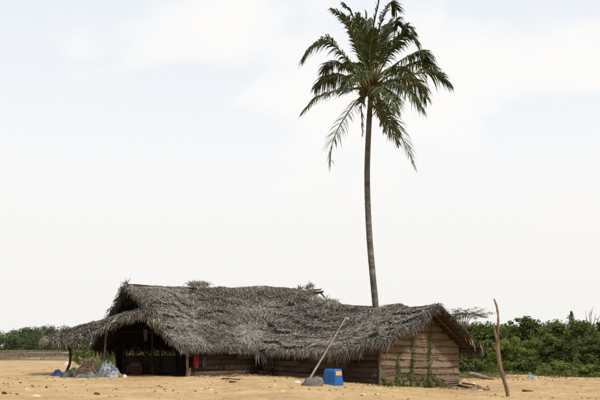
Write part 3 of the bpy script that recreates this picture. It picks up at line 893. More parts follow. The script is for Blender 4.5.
# hanging down, right
F([c0(.05, -.2, -.2), cp(188, 225, -.5), cp(200, 262, -.7), cp(212, 292, -.7)], lmax=.55, droop=.3, dry=.38, nl=40)
F([c0(.1, -.1, -.2), cp(210, 238, -.8), cp(240, 290, -1.3), cp(262, 335, -1.5), cp(277, 372, -1.5)], lmax=.78, droop=.5, twist=-.3, nl=58, wide=.045, dry=.05)
F([c0(.1, .1, -.2), cp(205, 240, .5), cp(225, 285, .9), cp(240, 318, 1.0)], lmax=.7, droop=.4, dry=.05)
F([c0(.1, -.1, 0), cp(230, 186, -1.0), cp(262, 200, -1.6), cp(290, 236, -1.9)], lmax=.95, droop=.9)
# right
F([c0(.1, 0, .0), cp(235, 178, -.3), cp(300, 160, -.6), cp(330, 166, -.7), cp(353, 184, -.8)], lmax=1.0, droop=.55)
F([c0(.1, .1, .1), cp(225, 150, .8), cp(268, 122, 1.2), cp(295, 118, 1.4), cp(304, 132, 1.5)], lmax=.95, droop=.9)
F([c0(.1, 0, .1), cp(215, 130, -.4), cp(240, 88, -.8), cp(262, 76, -1.0), cp(284, 94, -1.1)], lmax=.95, droop=.8)
F([c0(.1, .1, .1), cp(210, 120, .6), cp(222, 70, 1.0), cp(236, 46, 1.2), cp(240, 56, 1.3)], lmax=.9, droop=.7)
# upright
F([c0(.05, 0, .1), cp(192, 100, .1), cp(204, 45, .2), cp(222, 8, .4), cp(236, 22, .6)], lmax=.9, droop=.55)
F([c0(0, 0, .2), cp(182, 110, 0), cp(188, 50, -.1), cp(198, 0, -.2), cp(203, -38, -.2)], lmax=.8, droop=.15, nl=56)
F([c0(0, 0, .1), cp(168, 110, -.3), cp(158, 62, -.6), cp(150, 32, -.8)], lmax=.7, droop=.25, nl=46)
F([c0(-.05, 0, .1), cp(160, 105, .2), cp(148, 55, .5), cp(134, 25, .6), cp(117, 9, .7)], lmax=.75, droop=.45)
F([c0(-.05, 0, .1), cp(155, 115, -.3), cp(138, 68, -.6), cp(120, 38, -.9), cp(93, 20, -1.0)], lmax=.75, droop=.5)
F([c0(0, .1, .1), cp(190, 118, .7), cp(205, 75, 1.4), cp(214, 55, 1.8)], lmax=.85, droop=.5)
# towards and away from the viewer
F([c0(0, .2, 0), cp(150, 150, 1.4), cp(138, 140, 2.6), cp(122, 150, 3.6)], lmax=.9, droop=.8)
F([c0(0, .2, 0), cp(212, 160, 1.4), cp(240, 150, 2.6), cp(262, 168, 3.4)], lmax=.9, droop=.8)
F([c0(0, -.2, 0), cp(160, 165, -1.2), cp(140, 170, -2.2), cp(118, 198, -2.8)], lmax=.8, droop=.7)
F([c0(.1, 0, 0), cp(240, 176, .6), cp(280, 186, 1.0), cp(302, 218, 1.2)], lmax=.9, droop=.8)
F([c0(.1, .1, .05), cp(238, 158, 1.0), cp(288, 138, 1.7), cp(326, 152, 2.0)], lmax=.95, droop=.7)
F([c0(-.1, .1, .05), cp(132, 152, 1.0), cp(98, 140, 1.6), cp(74, 160, 1.9)], lmax=.9, droop=.7)
F([c0(.05, -.1, .1), cp(205, 125, -1.0), cp(238, 92, -1.6), cp(258, 62, -1.8), cp(270, 66, -1.9)], lmax=.85, droop=.6)
F([c0(0, .1, .1), cp(176, 110, .6), cp(172, 60, 1.0), cp(168, 28, 1.2)], lmax=.8, droop=.3)
F([c0(0, -.2, -.1), cp(200, 195, -1.3), cp(222, 212, -2.0), cp(236, 248, -2.3)], lmax=.75, droop=.6)
F([c0(0, -.1, .1), cp(178, 130, -.8), cp(180, 92, -1.3), cp(186, 66, -1.6)], lmax=.8, droop=.4)
F([c0(.05, .1, .1), cp(200, 115, .9), cp(214, 72, 1.3), cp(226, 44, 1.6)], lmax=.8, droop=.5)
F([c0(-.05, .1, .1), cp(160, 130, .8), cp(146, 92, 1.3), cp(134, 66, 1.7)], lmax=.8, droop=.5)
F([c0(0, .1, .1), cp(168, 118, .8), cp(160, 80, 1.3), cp(152, 52, 1.6)], lmax=.75, droop=.4)
# crown heart: leaf sheaths, flower stalks, nuts
m_ = MB()
for k in range(26):
    a = rng.uniform(0, 6.283); e = rng.uniform(-.2, .9)
    d_ = np.array((math.cos(a), math.sin(a), e)); d_ /= np.linalg.norm(d_)
    m_.tube([CR + (0, 0, rng.uniform(-.5, .1)) , CR + d_ * .35 + (0, 0, -.25), CR + d_ * .75 + (0, 0, -.15)], [.10, .07, .03], 6, tint=rng.uniform(.1, .6))
m_.build('leaf_sheath', M_fibre, palm, smooth=True)
for k in range(18):
    a = k * .349 + rng.normal(0, .2)
    d_ = np.array((math.cos(a), math.sin(a), 0))
    e = CR + d_ * rng.uniform(.8, 1.15) + (0, 0, rng.uniform(-.35, .35))
    m_ = MB(); m_.tube(spline([CR + (0, 0, -.25), CR + d_ * .5 + (0, 0, .05), e], 8), np.linspace(.03, .012, 8), 5, tint=.6)
    for j in range(14):
        q = e - d_ * rng.uniform(0, .5)
        m_.tube([q, q + rng.normal(0, .16, 3) + (0, 0, -.12)], [.012, .006], 4, tint=rng.uniform(.4, 1))
    m_.build('flower_stalk', M_fibre, palm)
def ball(mbd, c, r, nu=10, nv=7, tint=.5, lump=0.0):
    th = np.linspace(0, 2 * math.pi, nu + 1); ph = np.linspace(0, math.pi, nv)
    T_, Q_ = np.meshgrid(th, ph)
    G = np.stack([np.cos(T_) * np.sin(Q_), np.sin(T_) * np.sin(Q_), np.cos(Q_)], -1) * np.array(r)
    if lump: G = G * (1 + lump * waves(G[..., 0] * 3 + G[..., 2], G[..., 1] * 3, .8, 3, 2))[..., None]
    mbd.grid(G + np.array(c), tint)
for k in range(11):
    a = rng.uniform(0, 6.283); rr = rng.uniform(.3, .62)
    m_ = MB(); ball(m_, CR + (rr * math.cos(a), rr * math.sin(a), -.30 - .28 * rng.random()), (.12, .12, .15), tint=rng.uniform(.1, .9))
    m_.build('coconut', M_nut, palm, smooth=True)

# ------------------------------------------------------------------ foliage
def leaves(mbd, centres, radii, n, size, base, spread, flat=.6, lump_v=.08):
    """n small leaf faces spread through lumps (centres, radii)."""
    k = rng.integers(0, len(centres), n)
    d = rng.normal(0, 1, (n, 3)); d /= np.linalg.norm(d, axis=1)[:, None]
    rr = rng.random(n) ** (1 / 2.2)
    p = centres[k] + d * rr[:, None] * radii[k]
    nn = d * .7 + rng.normal(0, .6, (n, 3)) + np.array((0, 0, flat)); nn /= np.linalg.norm(nn, axis=1)[:, None]
    a = np.cross(nn, rng.normal(0, 1, (n, 3))); a /= np.linalg.norm(a, axis=1)[:, None] + 1e-9
    b = np.cross(nn, a)
    s = rng.uniform(*size, n)[:, None]
    V = np.stack([p - a * s, p + b * s * .5 - a * s * .1, p + a * s, p - b * s * .5 - a * s * .1], 1)
    lump_t = rng.normal(0, lump_v, len(centres))
    tint = np.clip(base + lump_t[k] + rng.normal(0, spread, n), 0, 1)
    F_ = np.arange(n)[:, None] * 4 + np.array([[0, 1, 2, 3]])
    mbd.add(V.reshape(-1, 3), F_, np.repeat(tint, 4))

def shrub(name, label, cat, px, top, Y, hw, n=5200, base=.45, size=(.045, .10), group=None, lumps=30, depth=1.0, stems=6, open_=0.0, foot=0.0, tilt=0.):
    if px > 440: Y = Y * (1.2 if px < 545 else 1.12); n = int(n * 1.3)
    x = (px - 300) * Y / FPX
    z0 = g(x, Y)
    ztop = CAM_Z + (HORIZON - top) * Y / FPX
    h = ztop - z0
    w = hw * Y / FPX
    t = thing(name, (x, Y, z0), label, cat, group)
    cs, rs = [], []
    while len(cs) < lumps:
        q = rng.uniform(-1, 1, 3)
        if np.linalg.norm(q) > 1: continue
        f = (q[2] + 1) / 2
        env = .80 + .25 * math.sin(math.pi * min(1, f * .9 + .1))
        c = np.array((x + q[0] * w * env, Y + q[1] * w * depth * env, z0 + h * (.05 + .90 * f)))
        r_ = rng.uniform(.2, .38) * min(w, h * .6) * (1.1 - .15 * f)
        r_ = max(r_, .16)
        cs.append(c); rs.append((r_ * 1.2, r_ * 1.2, r_ * .85))
    for k in range(lumps // 3):
        a_ = rng.uniform(0, 6.283); r_ = rng.uniform(.22, .4) * max(.5, min(w, 1.2))
        cs.append(np.array((x + w * .9 * math.cos(a_) * rng.random() ** .5, Y + w * depth * .9 * math.sin(a_), z0 + r_ * .6))); rs.append((r_ * 1.4, r_ * 1.2, r_ * .8))
    cs = np.array(cs); rs = np.array(rs)
    cs[:, 2] = np.minimum(cs[:, 2], ztop - rs[:, 2] * .8)
    m1 = MB()
    for k in range(stems):
        c = cs[int(rng.integers(len(cs)))]
        b_ = np.array((x + rng.normal(0, .12 * w), Y + rng.normal(0, .12 * w), z0 - .1))
        mid = b_ * .45 + c * .55 + np.array((0, 0, -.1 * h))
        m1.tube(spline([b_, mid, c], 8), np.linspace(.03 + .018 * h, .012, 8), 5, tint=rng.uniform(.2, .9))
    size = tuple(q_ * rng.uniform(.75, 1.35) for q_ in size)
    for k in range(10):                                        # dead twigs sticking out
        c = cs[int(rng.integers(len(cs)))]
        e = c + np.array((rng.normal(0, .3), rng.normal(0, .3), rng.uniform(.1, .55)))
        e[2] = min(e[2], ztop + .3)
        m1.tube([c, (c + e) / 2 + rng.normal(0, .06, 3), e], [.016, .011, .006], 4, tint=rng.uniform(.5, 1))
    m1.build('stem' if cat != 'tree' else 'trunk', M_bark, t)
    m2 = MB(); leaves(m2, cs, rs, n, size, base, .13)
    # outward sprigs break the outline
    ns = int(n * .10)
    kk = rng.integers(0, len(cs), 26)
    sc = cs[kk] + rng.normal(0, 1, (26, 3)) * rs[kk] * np.array((.9, .9, .8)) + np.array((0, 0, .12 * rs[kk].mean()))
    sc[:, 2] = np.minimum(sc[:, 2], ztop + .25)
    sc[:, 2] = np.maximum(sc[:, 2], z0 + .1)
    leaves(m2, sc, np.full((26, 3), .20) * (1.5, 1.2, .9), ns // 2, size, base + .04, .12)
    m2.build('foliage' if cat != 'tree' else 'crown', M_leaf, t, kind='stuff')
    return t

GB = 'scrub beyond the sand on the right'
# back row of small trees
B = [('dark rounded tree, tallest of the scrub, right of the leaning bare branch', 529, 314.5, 64, 19, .20, 8500),
     ('dull green tree showing just above the far eave of the mat-walled hut', 466, 320, 64, 18, .27, 6000),
     ('grey-green tree directly behind the upright bare branch', 492, 322, 63, 17, .30, 6000),
     ('dark tree filling the skyline between the tallest tree and the pine tip', 556, 318.5, 66, 19, .24, 7500),
     ('olive tree on the skyline just below the pine tip', 580, 318, 62, 17, .33, 7000),
     ('dark tree cut by the right edge of the picture', 606, 318.5, 64, 18, .25, 7000),
     ('small dim tree in the skyline gap left of the tallest tree', 510, 319.5, 67, 13, .28, 4500)]
for lab, px, top, Y, hw, b, n in B:
    shrub('scrub_tree', lab, 'tree', px, top, Y, hw, n=n, base=b + .07, size=(.06, .13), group=GB, lumps=42, stems=7)
Mi = [('bright green leafy bush right behind the base of the upright bare branch', 507, 331, 56, 15, .60, 8500, 'bush'),
      ('yellow-green bush in the middle height of the scrub, right of the bare branch', 530, 337, 58, 15, .50, 7500, 'bush'),
      ('very dark bush in the centre of the right-hand scrub', 569, 336, 58, 18, .16, 7500, 'bush'),  # darkest leaf tint of this row
      ('dark layered bush by the right edge at mid height', 597, 334, 57, 14, .20, 7000, 'bush'),
      ('dull bush seen between hut eave and upright branch', 483, 338, 57, 13, .30, 6000, 'bush'),
      ('olive bush in the gap between the tallest tree and the dark centre', 548, 334, 60, 13, .36, 6000, 'bush')]
for lab, px, top, Y, hw, b, n, c in Mi:
    shrub('scrub_bush', lab, c, px, top, Y, hw, n=n, base=b + .07, size=(.05, .11), group=GB, lumps=36)
Fr = [('low fresh-green bush at the edge of the sand with a sprout on top', 557, 361, 51, 17, .62, 7000),
      ('low bright bush in the lower right corner at the sand edge', 592, 364, 50, 13, .58, 6000),
      ('dark low bush just right of the base of the bare branch', 527, 357, 52, 12, .34, 5500),
      ('low dark bush behind the far corner of the gable wall', 464, 358, 51, 10, .34, 4500),
      ('low green bush between the gable corner and the bare branch', 484, 356, 52, 12, .40, 5000),
      ('scraggy low bush between the two fresh-green bushes', 577, 359, 53, 9, .36, 4000)]
for lab, px, top, Y, hw, b, n in Fr:
    shrub('low_bush', lab, 'bush', px, top, Y, hw, n=n, base=b, size=(.035, .085), group=GB, lumps=26)
m_ = MB()
q = P(574, 362, 51)
# bushes behind the huts on the left, seen through the open end
Lb = [('green reedy bush seen under the awning beside the black cloth', 112, 352, 50, 11, .66, 4500),
      ('dull olive mound of scrub under the awning between its two posts', 84, 346, 70, 13, .42, 4000),
      ('leafy bush seen through the open end of the hut', 142, 343, 56, 17, .62, 5500),
      ('leafy bush seen over the hut\'s low rear wall left of the front post', 176, 343, 57, 18, .55, 5500),
      ('bush glimpsed under the eave just right of the front post', 206, 344, 58, 14, .62, 4000)]
for lab, px, top, Y, hw, b, n in Lb:
    shrub('low_bush', lab, 'bush', px, top, Y, hw, n=n, base=b, size=(.04, .09), group='bushes behind the long hut', lumps=24)
# thin umbrella-crowned thorn tree over the gable, and a distant pine tip
t = thing('thorn_tree', P(462, 372, 70) * (1, 1, 0) + (0, 0, -.4), 'sparse feathery thorn tree with flat twigs above the gable eave', 'tree')
m1, m2 = MB(), MB()
b0 = np.array(t.location)
for k, (px, py) in enumerate(((450, 316), (455, 313), (463, 312), (470, 311), (476, 311.5), (481, 314), (446, 318))):
    e = P(px, py, 70 + rng.uniform(-1, 1))
    br = spline([b0, b0 * .4 + P(462, 334, 70) * .6, e * .35 + P(463, 322, 70) * .65, e], 12)
    m1.tube(br, np.linspace(.07, .012, 12), 5, tint=.4)
    for j in range(12):
        c = e + np.array((rng.normal(0, .6), rng.normal(0, .4), rng.normal(-.15, .2)))
        m1.tube([br[-3], c], [.02, .01], 4, tint=.4)
        leaves(m2, c[None], np.array([[.36, .36, .07]]), 34, (.025, .055), .4, .12)
m1.build('trunk', M_bark, t); m2.build('crown', M_leaf, t, kind='stuff')
def pine(px, top, Y, label, hw):
    x = (px - 300) * Y / FPX; z0 = g(x, Y); zt = CAM_Z + (HORIZON - top) * Y / FPX
    t = thing('pine_tree', (x, Y, z0), label, 'tree')
    m1 = MB(); m1.tube([(x, Y, z0 - .2), (x, Y, zt)], [.22, .04], 6, tint=.4); m1.build('trunk', M_bark, t)
    m2 = MB(); w = hw * Y / FPX
    for k in range(16):
        f = k / 15; z = z0 + (zt - z0) * (.45 + .55 * f)
        for j in range(5):
            a = rng.uniform(0, 6.28); r_ = w * (1.02 - f) ** .8 * rng.uniform(.3, 1.2)
            leaves(m2, np.array([[x + r_ * math.cos(a) * .6, Y + r_ * math.sin(a) * .6, z + .1]]), np.array([[.12 + .35 * r_, .12 + .35 * r_, .14]]), 22, (.05, .12), .3, .1)
    m2.build('crown', M_leaf, t, kind='stuff')
pine(571.5, 313.2, 110, 'distant pine tip poking above the scrub on the right', 16)
t = thing('bare_tree', P(592, 372, 72) * (1, 1, 0) + (0, 0, -.4), 'thin leafless twigs sticking out of the scrub near the right edge', 'tree')
m1 = MB(); b0 = np.array(t.location)
for px, py in ((589, 312), (591, 309.5), (596, 314), (600, 315), (586, 316)):
    e = P(px, py, 72)
    m1.tube(spline([b0, b0 * .3 + P(591, 325, 72) * .7, e], 10), np.linspace(.10, .012, 10), 5, tint=.4)
    m1.tube([e * .9 + b0 * .1, e + rng.normal(0, .25, 3)], [.02, .01], 4, tint=.4)
m1.build('trunk', M_bark, t)
# weeds along the edge of the scrub and behind the huts
def grass(name, label, cat, pts, n, hgt, mat, w=.012, base=.5, spread=.18):
    pts = np.asarray(pts, float)
    k = rng.integers(0, len(pts), n)
    p = pts[k] + rng.normal(0, 1, (n, 2)) * pts_s
    z = gz(p[:, 0], p[:, 1])
    p0 = np.column_stack([p, z - .02])
    h = rng.uniform(*hgt, n)[:, None]
    d = np.column_stack([rng.normal(0, .35, n), rng.normal(0, .35, n), np.ones(n)])
    wv = np.column_stack([rng.normal(0, 1, n), rng.normal(0, 1, n), np.zeros(n)]); wv /= np.linalg.norm(wv, axis=1)[:, None]
    pm = p0 + d * h * .6; pe = p0 + d * h * np.array((1.5, 1.5, .95))
    ww = w * rng.uniform(.6, 1.4, n)[:, None]
    V = np.stack([p0 - wv * ww, p0 + wv * ww, pm - wv * ww * .8, pm + wv * ww * .8, pe - wv * ww * .1, pe + wv * ww * .1], 1)
    b = np.arange(n)[:, None] * 6
    F_ = np.concatenate([b + np.array([[0, 1, 3, 2]]), b + np.array([[2, 3, 5, 4]])], 1).reshape(-1, 4)
    mm = MB(); mm.add(V.reshape(-1, 3), F_, np.repeat(np.clip(base + rng.normal(0, spread, n), 0, 1), 6))
    o = mm.build(name, mat, kind='stuff')
    return tag(o, label, cat)
pts_s = np.array((.45, .7))
line = [((px - 300) * Y / FPX, Y) for px in range(452, 612, 3) for Y in ((60.5 if px < 545 else 56) + 1.2 * math.sin(px * .2), 62 if px < 545 else 57.5)]
grass('weeds', 'low green weeds fringing the scrub at the back of the sand', 'weeds', line, 4200, (.06, .3), M_weed, base=.3)
line = [((px - 300) * Y / FPX, Y) for px in range(450, 496, 3) for Y in (55.5, 58)]
grass('grass', 'patch of yellow-green grass beside the mat-walled hut', 'grass', line, 3200, (.06, .22), M_weed, base=.5)
line = [((px - 300) * Y / FPX, Y) for px in range(96, 215, 3) for Y in (49, 51.5)]
grass('grass', 'tall green grass behind the low rear wall of the long hut', 'grass', line, 7000, (.3, .95), M_weed, base=.55)
# marsh scrub far left
pts_s = np.array((5.0, 3.0))
line = [(rng.uniform(-.42, .0) * Y, Y) for Y in rng.uniform(100, 330, 160) if True]
o = grass('marsh_scrub', 'brown dry marsh growth stretching to the wood on the left', 'marsh', line, 14000, (.05, .35), M_dry, w=.06, base=.45, spread=.25)

# far wood on the left (one mass)
def far_wood(name, label, pxs, Y, topf, n_crowns, per, base, size):
    cs, rs = [], []
    for k in range(n_crowns):
        px = rng.uniform(*pxs); yy = Y + rng.uniform(-20, 50)
        x = (px - 300) * yy / FPX
        zt = CAM_Z + (HORIZON - topf(px)) * yy / FPX * rng.uniform(.72, 1.02)
        z = zt
        while z > 0.5:
            r_ = rng.uniform(1.2, 2.6)
            cs.append((x + rng.normal(0, 1.2), yy + rng.normal(0, 1.5), z - r_)); rs.append((r_ * 1.25, r_ * 1.25, r_))
            z -= r_ * 1.5
    m2 = MB(); leaves(m2, np.array(cs), np.array(rs), per, size, base, .14, flat=.8, lump_v=.18)
    o = m2.build(name, M_farleaf, kind='stuff')
    return tag(o, label, 'wood')
def topL(px):
    return 326.5 + 2.0 * math.sin(px * .11) + 1.2 * math.sin(px * .37 + 1) - 3.0 * math.exp(-((px - 66) / 10.) ** 2) + (2.5 if px < 12 else 0)
far_wood('distant_wood', 'hazy green wood along the horizon on the left', (-90, 330), 330, topL, 420, 150000, .42, (.22, .46))
far_wood('distant_wood', 'distant green wood behind the scrub on the right', (330, 720), 330, lambda p: 326 + 2 * math.sin(p * .1), 260, 50000, .42, (.25, .5))
def thicket():
    cs, rs = [], []
    for k in range(520):
        px = rng.uniform(440, 660); Y_ = rng.uniform(76, 92)
        zt = CAM_Z + (HORIZON - 319.5 - 2.0 * math.sin(px * .19) - rng.uniform(0, 30)) * Y_ / FPX
        r_ = rng.uniform(.5, 1.0); cs.append(((px - 300) * Y_ / FPX, Y_, max(zt - r_, 0.2))); rs.append((r_ * 1.2, r_ * 1.2, r_))
    m2 = MB(); leaves(m2, np.array(cs), np.array(rs), 52000, (.09, .18), .36, .14)
    tag(m2.build('thicket', M_leaf, kind='stuff'), 'dense dull green thicket filling in behind the right-hand scrub', 'thicket')
thicket()

# ------------------------------------------------------------------ things around the huts
def gp(px, py, Y=None):
    """a point on the ground seen at (px, py)"""
    Y_ = Y or 40.0
    for _ in range(40):
        x = (px - 300) * Y_ / FPX
        Y_ = .5 * Y_ + .5 * (CAM_Z - g(x, Y_)) * FPX / (py - HORIZON)
    x = (px - 300) * Y_ / FPX
    return np.array((x, Y_, g(x, Y_)))

# bare upright branch on the right
b = gp(508, 396.5)
Yb = b[1]
t = thing('bare_branch', b, 'tall crooked bare branch stuck upright in the sand on the right', 'branch')
pts = [b - (0, 0, .3), b, P(505.5, 385, Yb), P(501.5, 372, Yb), P(498.7, 357, Yb), P(497.6, 345, Yb), P(498.0, 333, Yb), P(498.2, 318, Yb), P(496.8, 307, Yb), P(494, 299, Yb)]
m_ = MB(); pp = spline(pts, 60)
rr_ = np.interp(np.linspace(0, 1, 60), [0, .15, .35, .55, .62, 1], [.072, .070, .072, .072, .052, .032])
m_.tube(pp, rr_ * (1 + .08 * rng.normal(0, 1, 60)), 10, tint=np.clip(.42 + .2 * waves(np.linspace(0, 9, 60), np.zeros(60), .4, 2, 2), 0, 1), wob=.08)
m_.build('stem', M_drift, t, smooth=True)
for c_ in ([P(497.4, 341, Yb), P(495.2, 333, Yb), P(494, 327, Yb - .1)], [P(498.6, 353, Yb), P(496, 349.5, Yb), P(494.6, 347.5, Yb)], ):
    m_ = MB(); m_.tube(spline(c_, 10), np.linspace(.048, .030, 10), 8, tint=.55, wob=.1); m_.build('stub', M_drift, t, smooth=True)

# leaning pole and its block
def hit(px, py, S, off=.1):
    """where the sight line meets a roof slope's plane"""
    d = np.array(((px - 300) / FPX, 1.0, (HORIZON - py) / FPX)); o_ = np.array((0, 0, CAM_Z))
    p0 = S.at(np.array(.4), np.array(.5), False)
    k = np.dot(p0 - o_, S.N) / np.dot(d, S.N)
    return o_ + d * k + S.N * off
top = hit(347.5, 320, S2f, .16)
bb = gp(305.5, 384.5)
t = thing('leaning_pole', bb, 'long thin pole leaning from the sand up against the thatch', 'pole')
low = bb - (0.03, 0, .1)
mid = (low + top) / 2 + np.array((-.02, 0, -.05))
m_ = MB(); m_.tube(spline([low, mid, top], 24), np.linspace(.042, .030, 24), 8, tint=np.clip(.62 + .08 * rng.normal(0, 1, 24), 0, 1), wob=.05)
m_.build('shaft', M_pole, t, smooth=True)
m_ = MB(); q = top + np.array((.09, -.03, -.12)); m_.tube(spline([top - (0, 0, .03), q, q + (.01, 0, -.14), q + (-.01, 0, -.28)], 8), [.008, .03, .045, .02, .03, .04, .03, .012], 6, tint=.7)
m_.build('tied_rag', M_white, t)
bc = gp(312.5, 386)
m_ = MB()
th = np.linspace(0, 2 * math.pi, 19); G = []
for z_, s_ in ((-.1, 1.06), (0.02, 1.04), (.1, .98), (.17, .88), (.245, .74), (.285, .58), (.29, .02)):
    G.append([bc + ((.36 * s_ * math.copysign(abs(math.cos(a)) ** .6, math.cos(a)) + .05 * (z_ > .05)) * (1 + .05 * math.sin(3 * a + z_ * 9)), .30 * s_ * math.copysign(abs(math.sin(a)) ** .7, math.sin(a)), z_ + .03 * math.sin(2 * a + 1) * (z_ > 0)) for a in th])
G = np.array(G); G[1:-1, :-1] += rng.normal(0, .018, G[1:-1, :-1].shape); G[:, -1] = G[:, 0]
m_.grid(G, np.clip(.5 + rng.normal(0, .12, G.shape[:2]), 0, 1))
o = m_.build('stone_block', M_rock); tag(o, 'grey stone block on the sand at the foot of the leaning pole', 'stone')

# blue tub turned upside down
bt = gp(333, 385.2); ang = R(-42)
t = thing('plastic_tub', bt, 'blue plastic tub standing upside down in front of the hut wall', 'tub')
cA, sA = math.cos(ang), math.sin(ang)
Rz = np.array([[cA, -sA, 0], [sA, cA, 0], [0, 0, 1]])
def tub_ring(hx, hy, z, r=.06, k=5):
    o_ = []
    for sx, sy, a0 in ((1, 1, 0), (-1, 1, 90), (-1, -1, 180), (1, -1, 270)):
        for j in range(k):
            a = R(a0 + 90 * j / (k - 1)); o_.append((sx * (hx - r) + r * math.cos(a), sy * (hy - r) + r * math.sin(a), z))
    o_.append(o_[0]); return np.array(o_) @ Rz.T + bt
prof = [(.365, .295, -.01), (.365, .295, .045), (.366, .29, .05), (.360, .280, .12), (.345, .268, .3), (.325, .252, .5), (.31, .24, .605), (.28, .21, .635), (.01, .01, .635)]
m_ = MB(); m_.grid(np.array([tub_ring(p_[0] * .86, p_[1] * .86, p_[2] * .93) for p_ in prof]), .5); m_.build('shell', M_blue, t, smooth=False)
# yellow label on the right-hand end, wrapped a little round the corner
def tub_face(y_, z_, x_=None, k=1.0):
    h_ = .86 * np.interp(z_ / .93, [.045, .05, .12, .3, .5, .605], [.365, .366, .36, .345, .325, .31]) + .005
    return np.array((h_, y_, z_)) @ Rz.T + bt
G = np.array([[tub_face(y_, z_) for y_ in np.linspace(-.185, .14, 6)] for z_ in (.36, .44, .51)])
m_ = MB(); m_.grid(G); m_.build('label', M_yellow, t, label='yellow patch on the tub')

# hanging cloths
def cloth(name, label, px0, px1, py0, py1, Y, mat, taper=0.0, folds=3, fd=.03, ragged=.03, cat='cloth'):
    G = []
    sd = rng.uniform(0, 6)
    for v in np.linspace(0, 1, 12):
        row = []
        for u in np.linspace(0, 1, 13):
            px = px0 + (px1 - px0) * (.5 + (u - .5) * (1 - taper * v))
            py = py0 + (py1 - py0) * v + (v > .95) * ragged * 20 * math.sin(u * 9 + sd)
            q = P(px, py, Y); q[1] += fd * math.sin(u * folds * 6.28 + sd + v) * (.3 + v)
            row.append(q)
        G.append(row)
    G = np.array(G)
    mm = MB(); mm.grid(G); mm.grid(G[:, ::-1] + (0, .012, 0))
    o = mm.build(name, mat, smooth=True)
    return tag(o, label, cat)
cloth('hanging_cloth', 'red cloth hanging on the plank wall under the eave', 193.8, 198.6, 356.5, 368.2, 40.02, M_red, .15, 1.4)
cloth('hanging_cloth', 'black cloth hanging between the front post and the red cloth', 188.6, 192.6, 357, 368, 39.85, M_black, .2, 1.2)
cloth('hanging_cloth', 'slate-grey cloth hanging right of the red cloth', 202.5, 206.5, 357, 367.5, 40.3, M_greycloth, .2, 1.2)
cloth('hanging_cloth', 'long black cloth hanging from roof to floor at the open end', 114.6, 123.4, 344.5, 374.5, 41.2, M_black, .35, 2.2, .07)
cloth('hanging_cloth', 'pale grey rag hanging from the tie beam inside the hut', 143.6, 147.6, 329.5, 341, 41.0, M_greycloth, .3, 1.5)
# maroon basket inside
q = gp(131.8, 376.5); q[1] += .9
q[2] = g(q[0], q[1])
t = thing('plastic_crate', q, 'maroon crate with a grey bundle on top just inside the open end', 'crate')
m_ = MB()
for z_ in (.05, .17, .29, .40):
    s_ = .9 + .2 * z_
    for (cx, cy, lx, ly) in ((0, -.27, .68, .03), (0, .27, .68, .03), (-.34, 0, .03, .54), (.34, 0, .03, .54)):
        m_.box(q + (cx * s_, cy * s_, z_), (lx * s_, ly * s_ if ly > .1 else ly, .085))
m_.box(q + (0, 0, .02), (.6, .5, .03))
for sx in (-1, 1):
    for sy in (-1, 1): m_.box(q + (sx * .325, sy * .255, .22), (.06, .06, .44))
m_.build('body', M_maroon, t)
m_ = MB(); ball(m_, q + (0, 0, .46), (.26, .2, .15), 14, 9, .5, .25); m_.build('bundle', M_greycloth, t, smooth=True)

def ridged(x, y, f, sd):
    return 1 - 2 * np.abs(waves(x, y, f, sd, 3))
def heap(name, label, cat, px0, px1, py_top, py_base, depth, mat, seed, lumps=5, crease=.10, cf=1.2, pw=1.6, fringe=0, peak=.5):
    """a slumped, creased heap lying on the ground (a height field with its own ragged outline)"""
    r_ = np.random.default_rng(int(seed * 100))
    c = gp((px0 + px1) / 2, py_base); sc = c[1] / FPX
    w = (px1 - px0) * .5 * sc; h = (py_base - py_top) * sc
    c = c + np.array((0, depth * .9, 0))
    U, V = np.meshgrid(np.linspace(-1.15, 1.15, 64), np.linspace(-1.15, 1.15, 40))
    X = c[0] + U * w; Y = c[1] + V * depth
    rr = np.sqrt(U ** 2 + V ** 2) * (1 + .16 * waves(U * 1.5, V * 1.5, .5, int(seed * 7), 2))
    H = np.zeros_like(U)
    for k in range(lumps):
        cx = (peak * 2 - 1) * .5 if k == 0 else r_.uniform(-.75, .75)
        cy = r_.uniform(-.4, .4)
        a_ = 1.0 if k == 0 else r_.uniform(.35, .8)
        sx, sy = r_.uniform(.5, .75), r_.uniform(.5, .8)
        H = np.maximum(H, a_ * np.exp(-np.abs((U - cx) / sx) ** pw - np.abs((V - cy) / sy) ** pw))
    H = H * .9 + .14
    H = H * np.clip((1.06 - rr) / .25, 0, 1) ** .6
    H = h * H / H.max()
    cr = ridged(X, Y, cf, int(seed * 13)) * crease + waves(X, Y, cf * 3.5, int(seed * 17), 2) * crease * .35
    H = H + cr * np.clip(H / (h * .35), 0, 1)
    Z = gz(X, Y) - .05 + np.where(rr < 1.06, np.maximum(H, .0) + .04, -.05)
    mm = MB(); mm.grid(np.stack([X + .04 * waves(X, Y, 2.0, 5, 1), Y, Z], -1), np.clip(.5 + 1.2 * waves(X, Y, 1.6, int(seed * 19), 3) * .25, 0, 1))
    if fringe:
        k = r_.integers(0, U.size, fringe * 3); ok = (rr.ravel()[k] < .95); k = k[ok][:fringe]
        for q in np.stack([X.ravel()[k], Y.ravel()[k], Z.ravel()[k]], -1):
            tuft(mm, q, 7, (.08, .3), (r_.normal(0, .5), -.6, -.15), (.012, .03), base=.62, spread=.2, rad=.04)
    return tag(mm.build(name, mat, smooth=True), label, cat)
heap('tarp', 'small dark blue tarp bundle on the sand left of the awning post', 'tarp', 49.5, 60.5, 369.2, 376.2, .35, M_tarpblue, 1.2, 3, .07, 1.6, 2.0, peak=.6)
heap('fishing_net', 'dark green fishing net piled at the foot of the awning post', 'net', 59, 82, 369.3, 377.4, .5, M_net, 2.2, 6, .08, 1.5, 2.2)
heap('leaf_pile', 'heap of brown palm-leaf matting between the awning posts', 'leaf pile', 72.5, 98, 360.5, 377.6, .55, M_mat, 3.3, 4, .10, 1.0, 2.8, fringe=170, peak=.55)
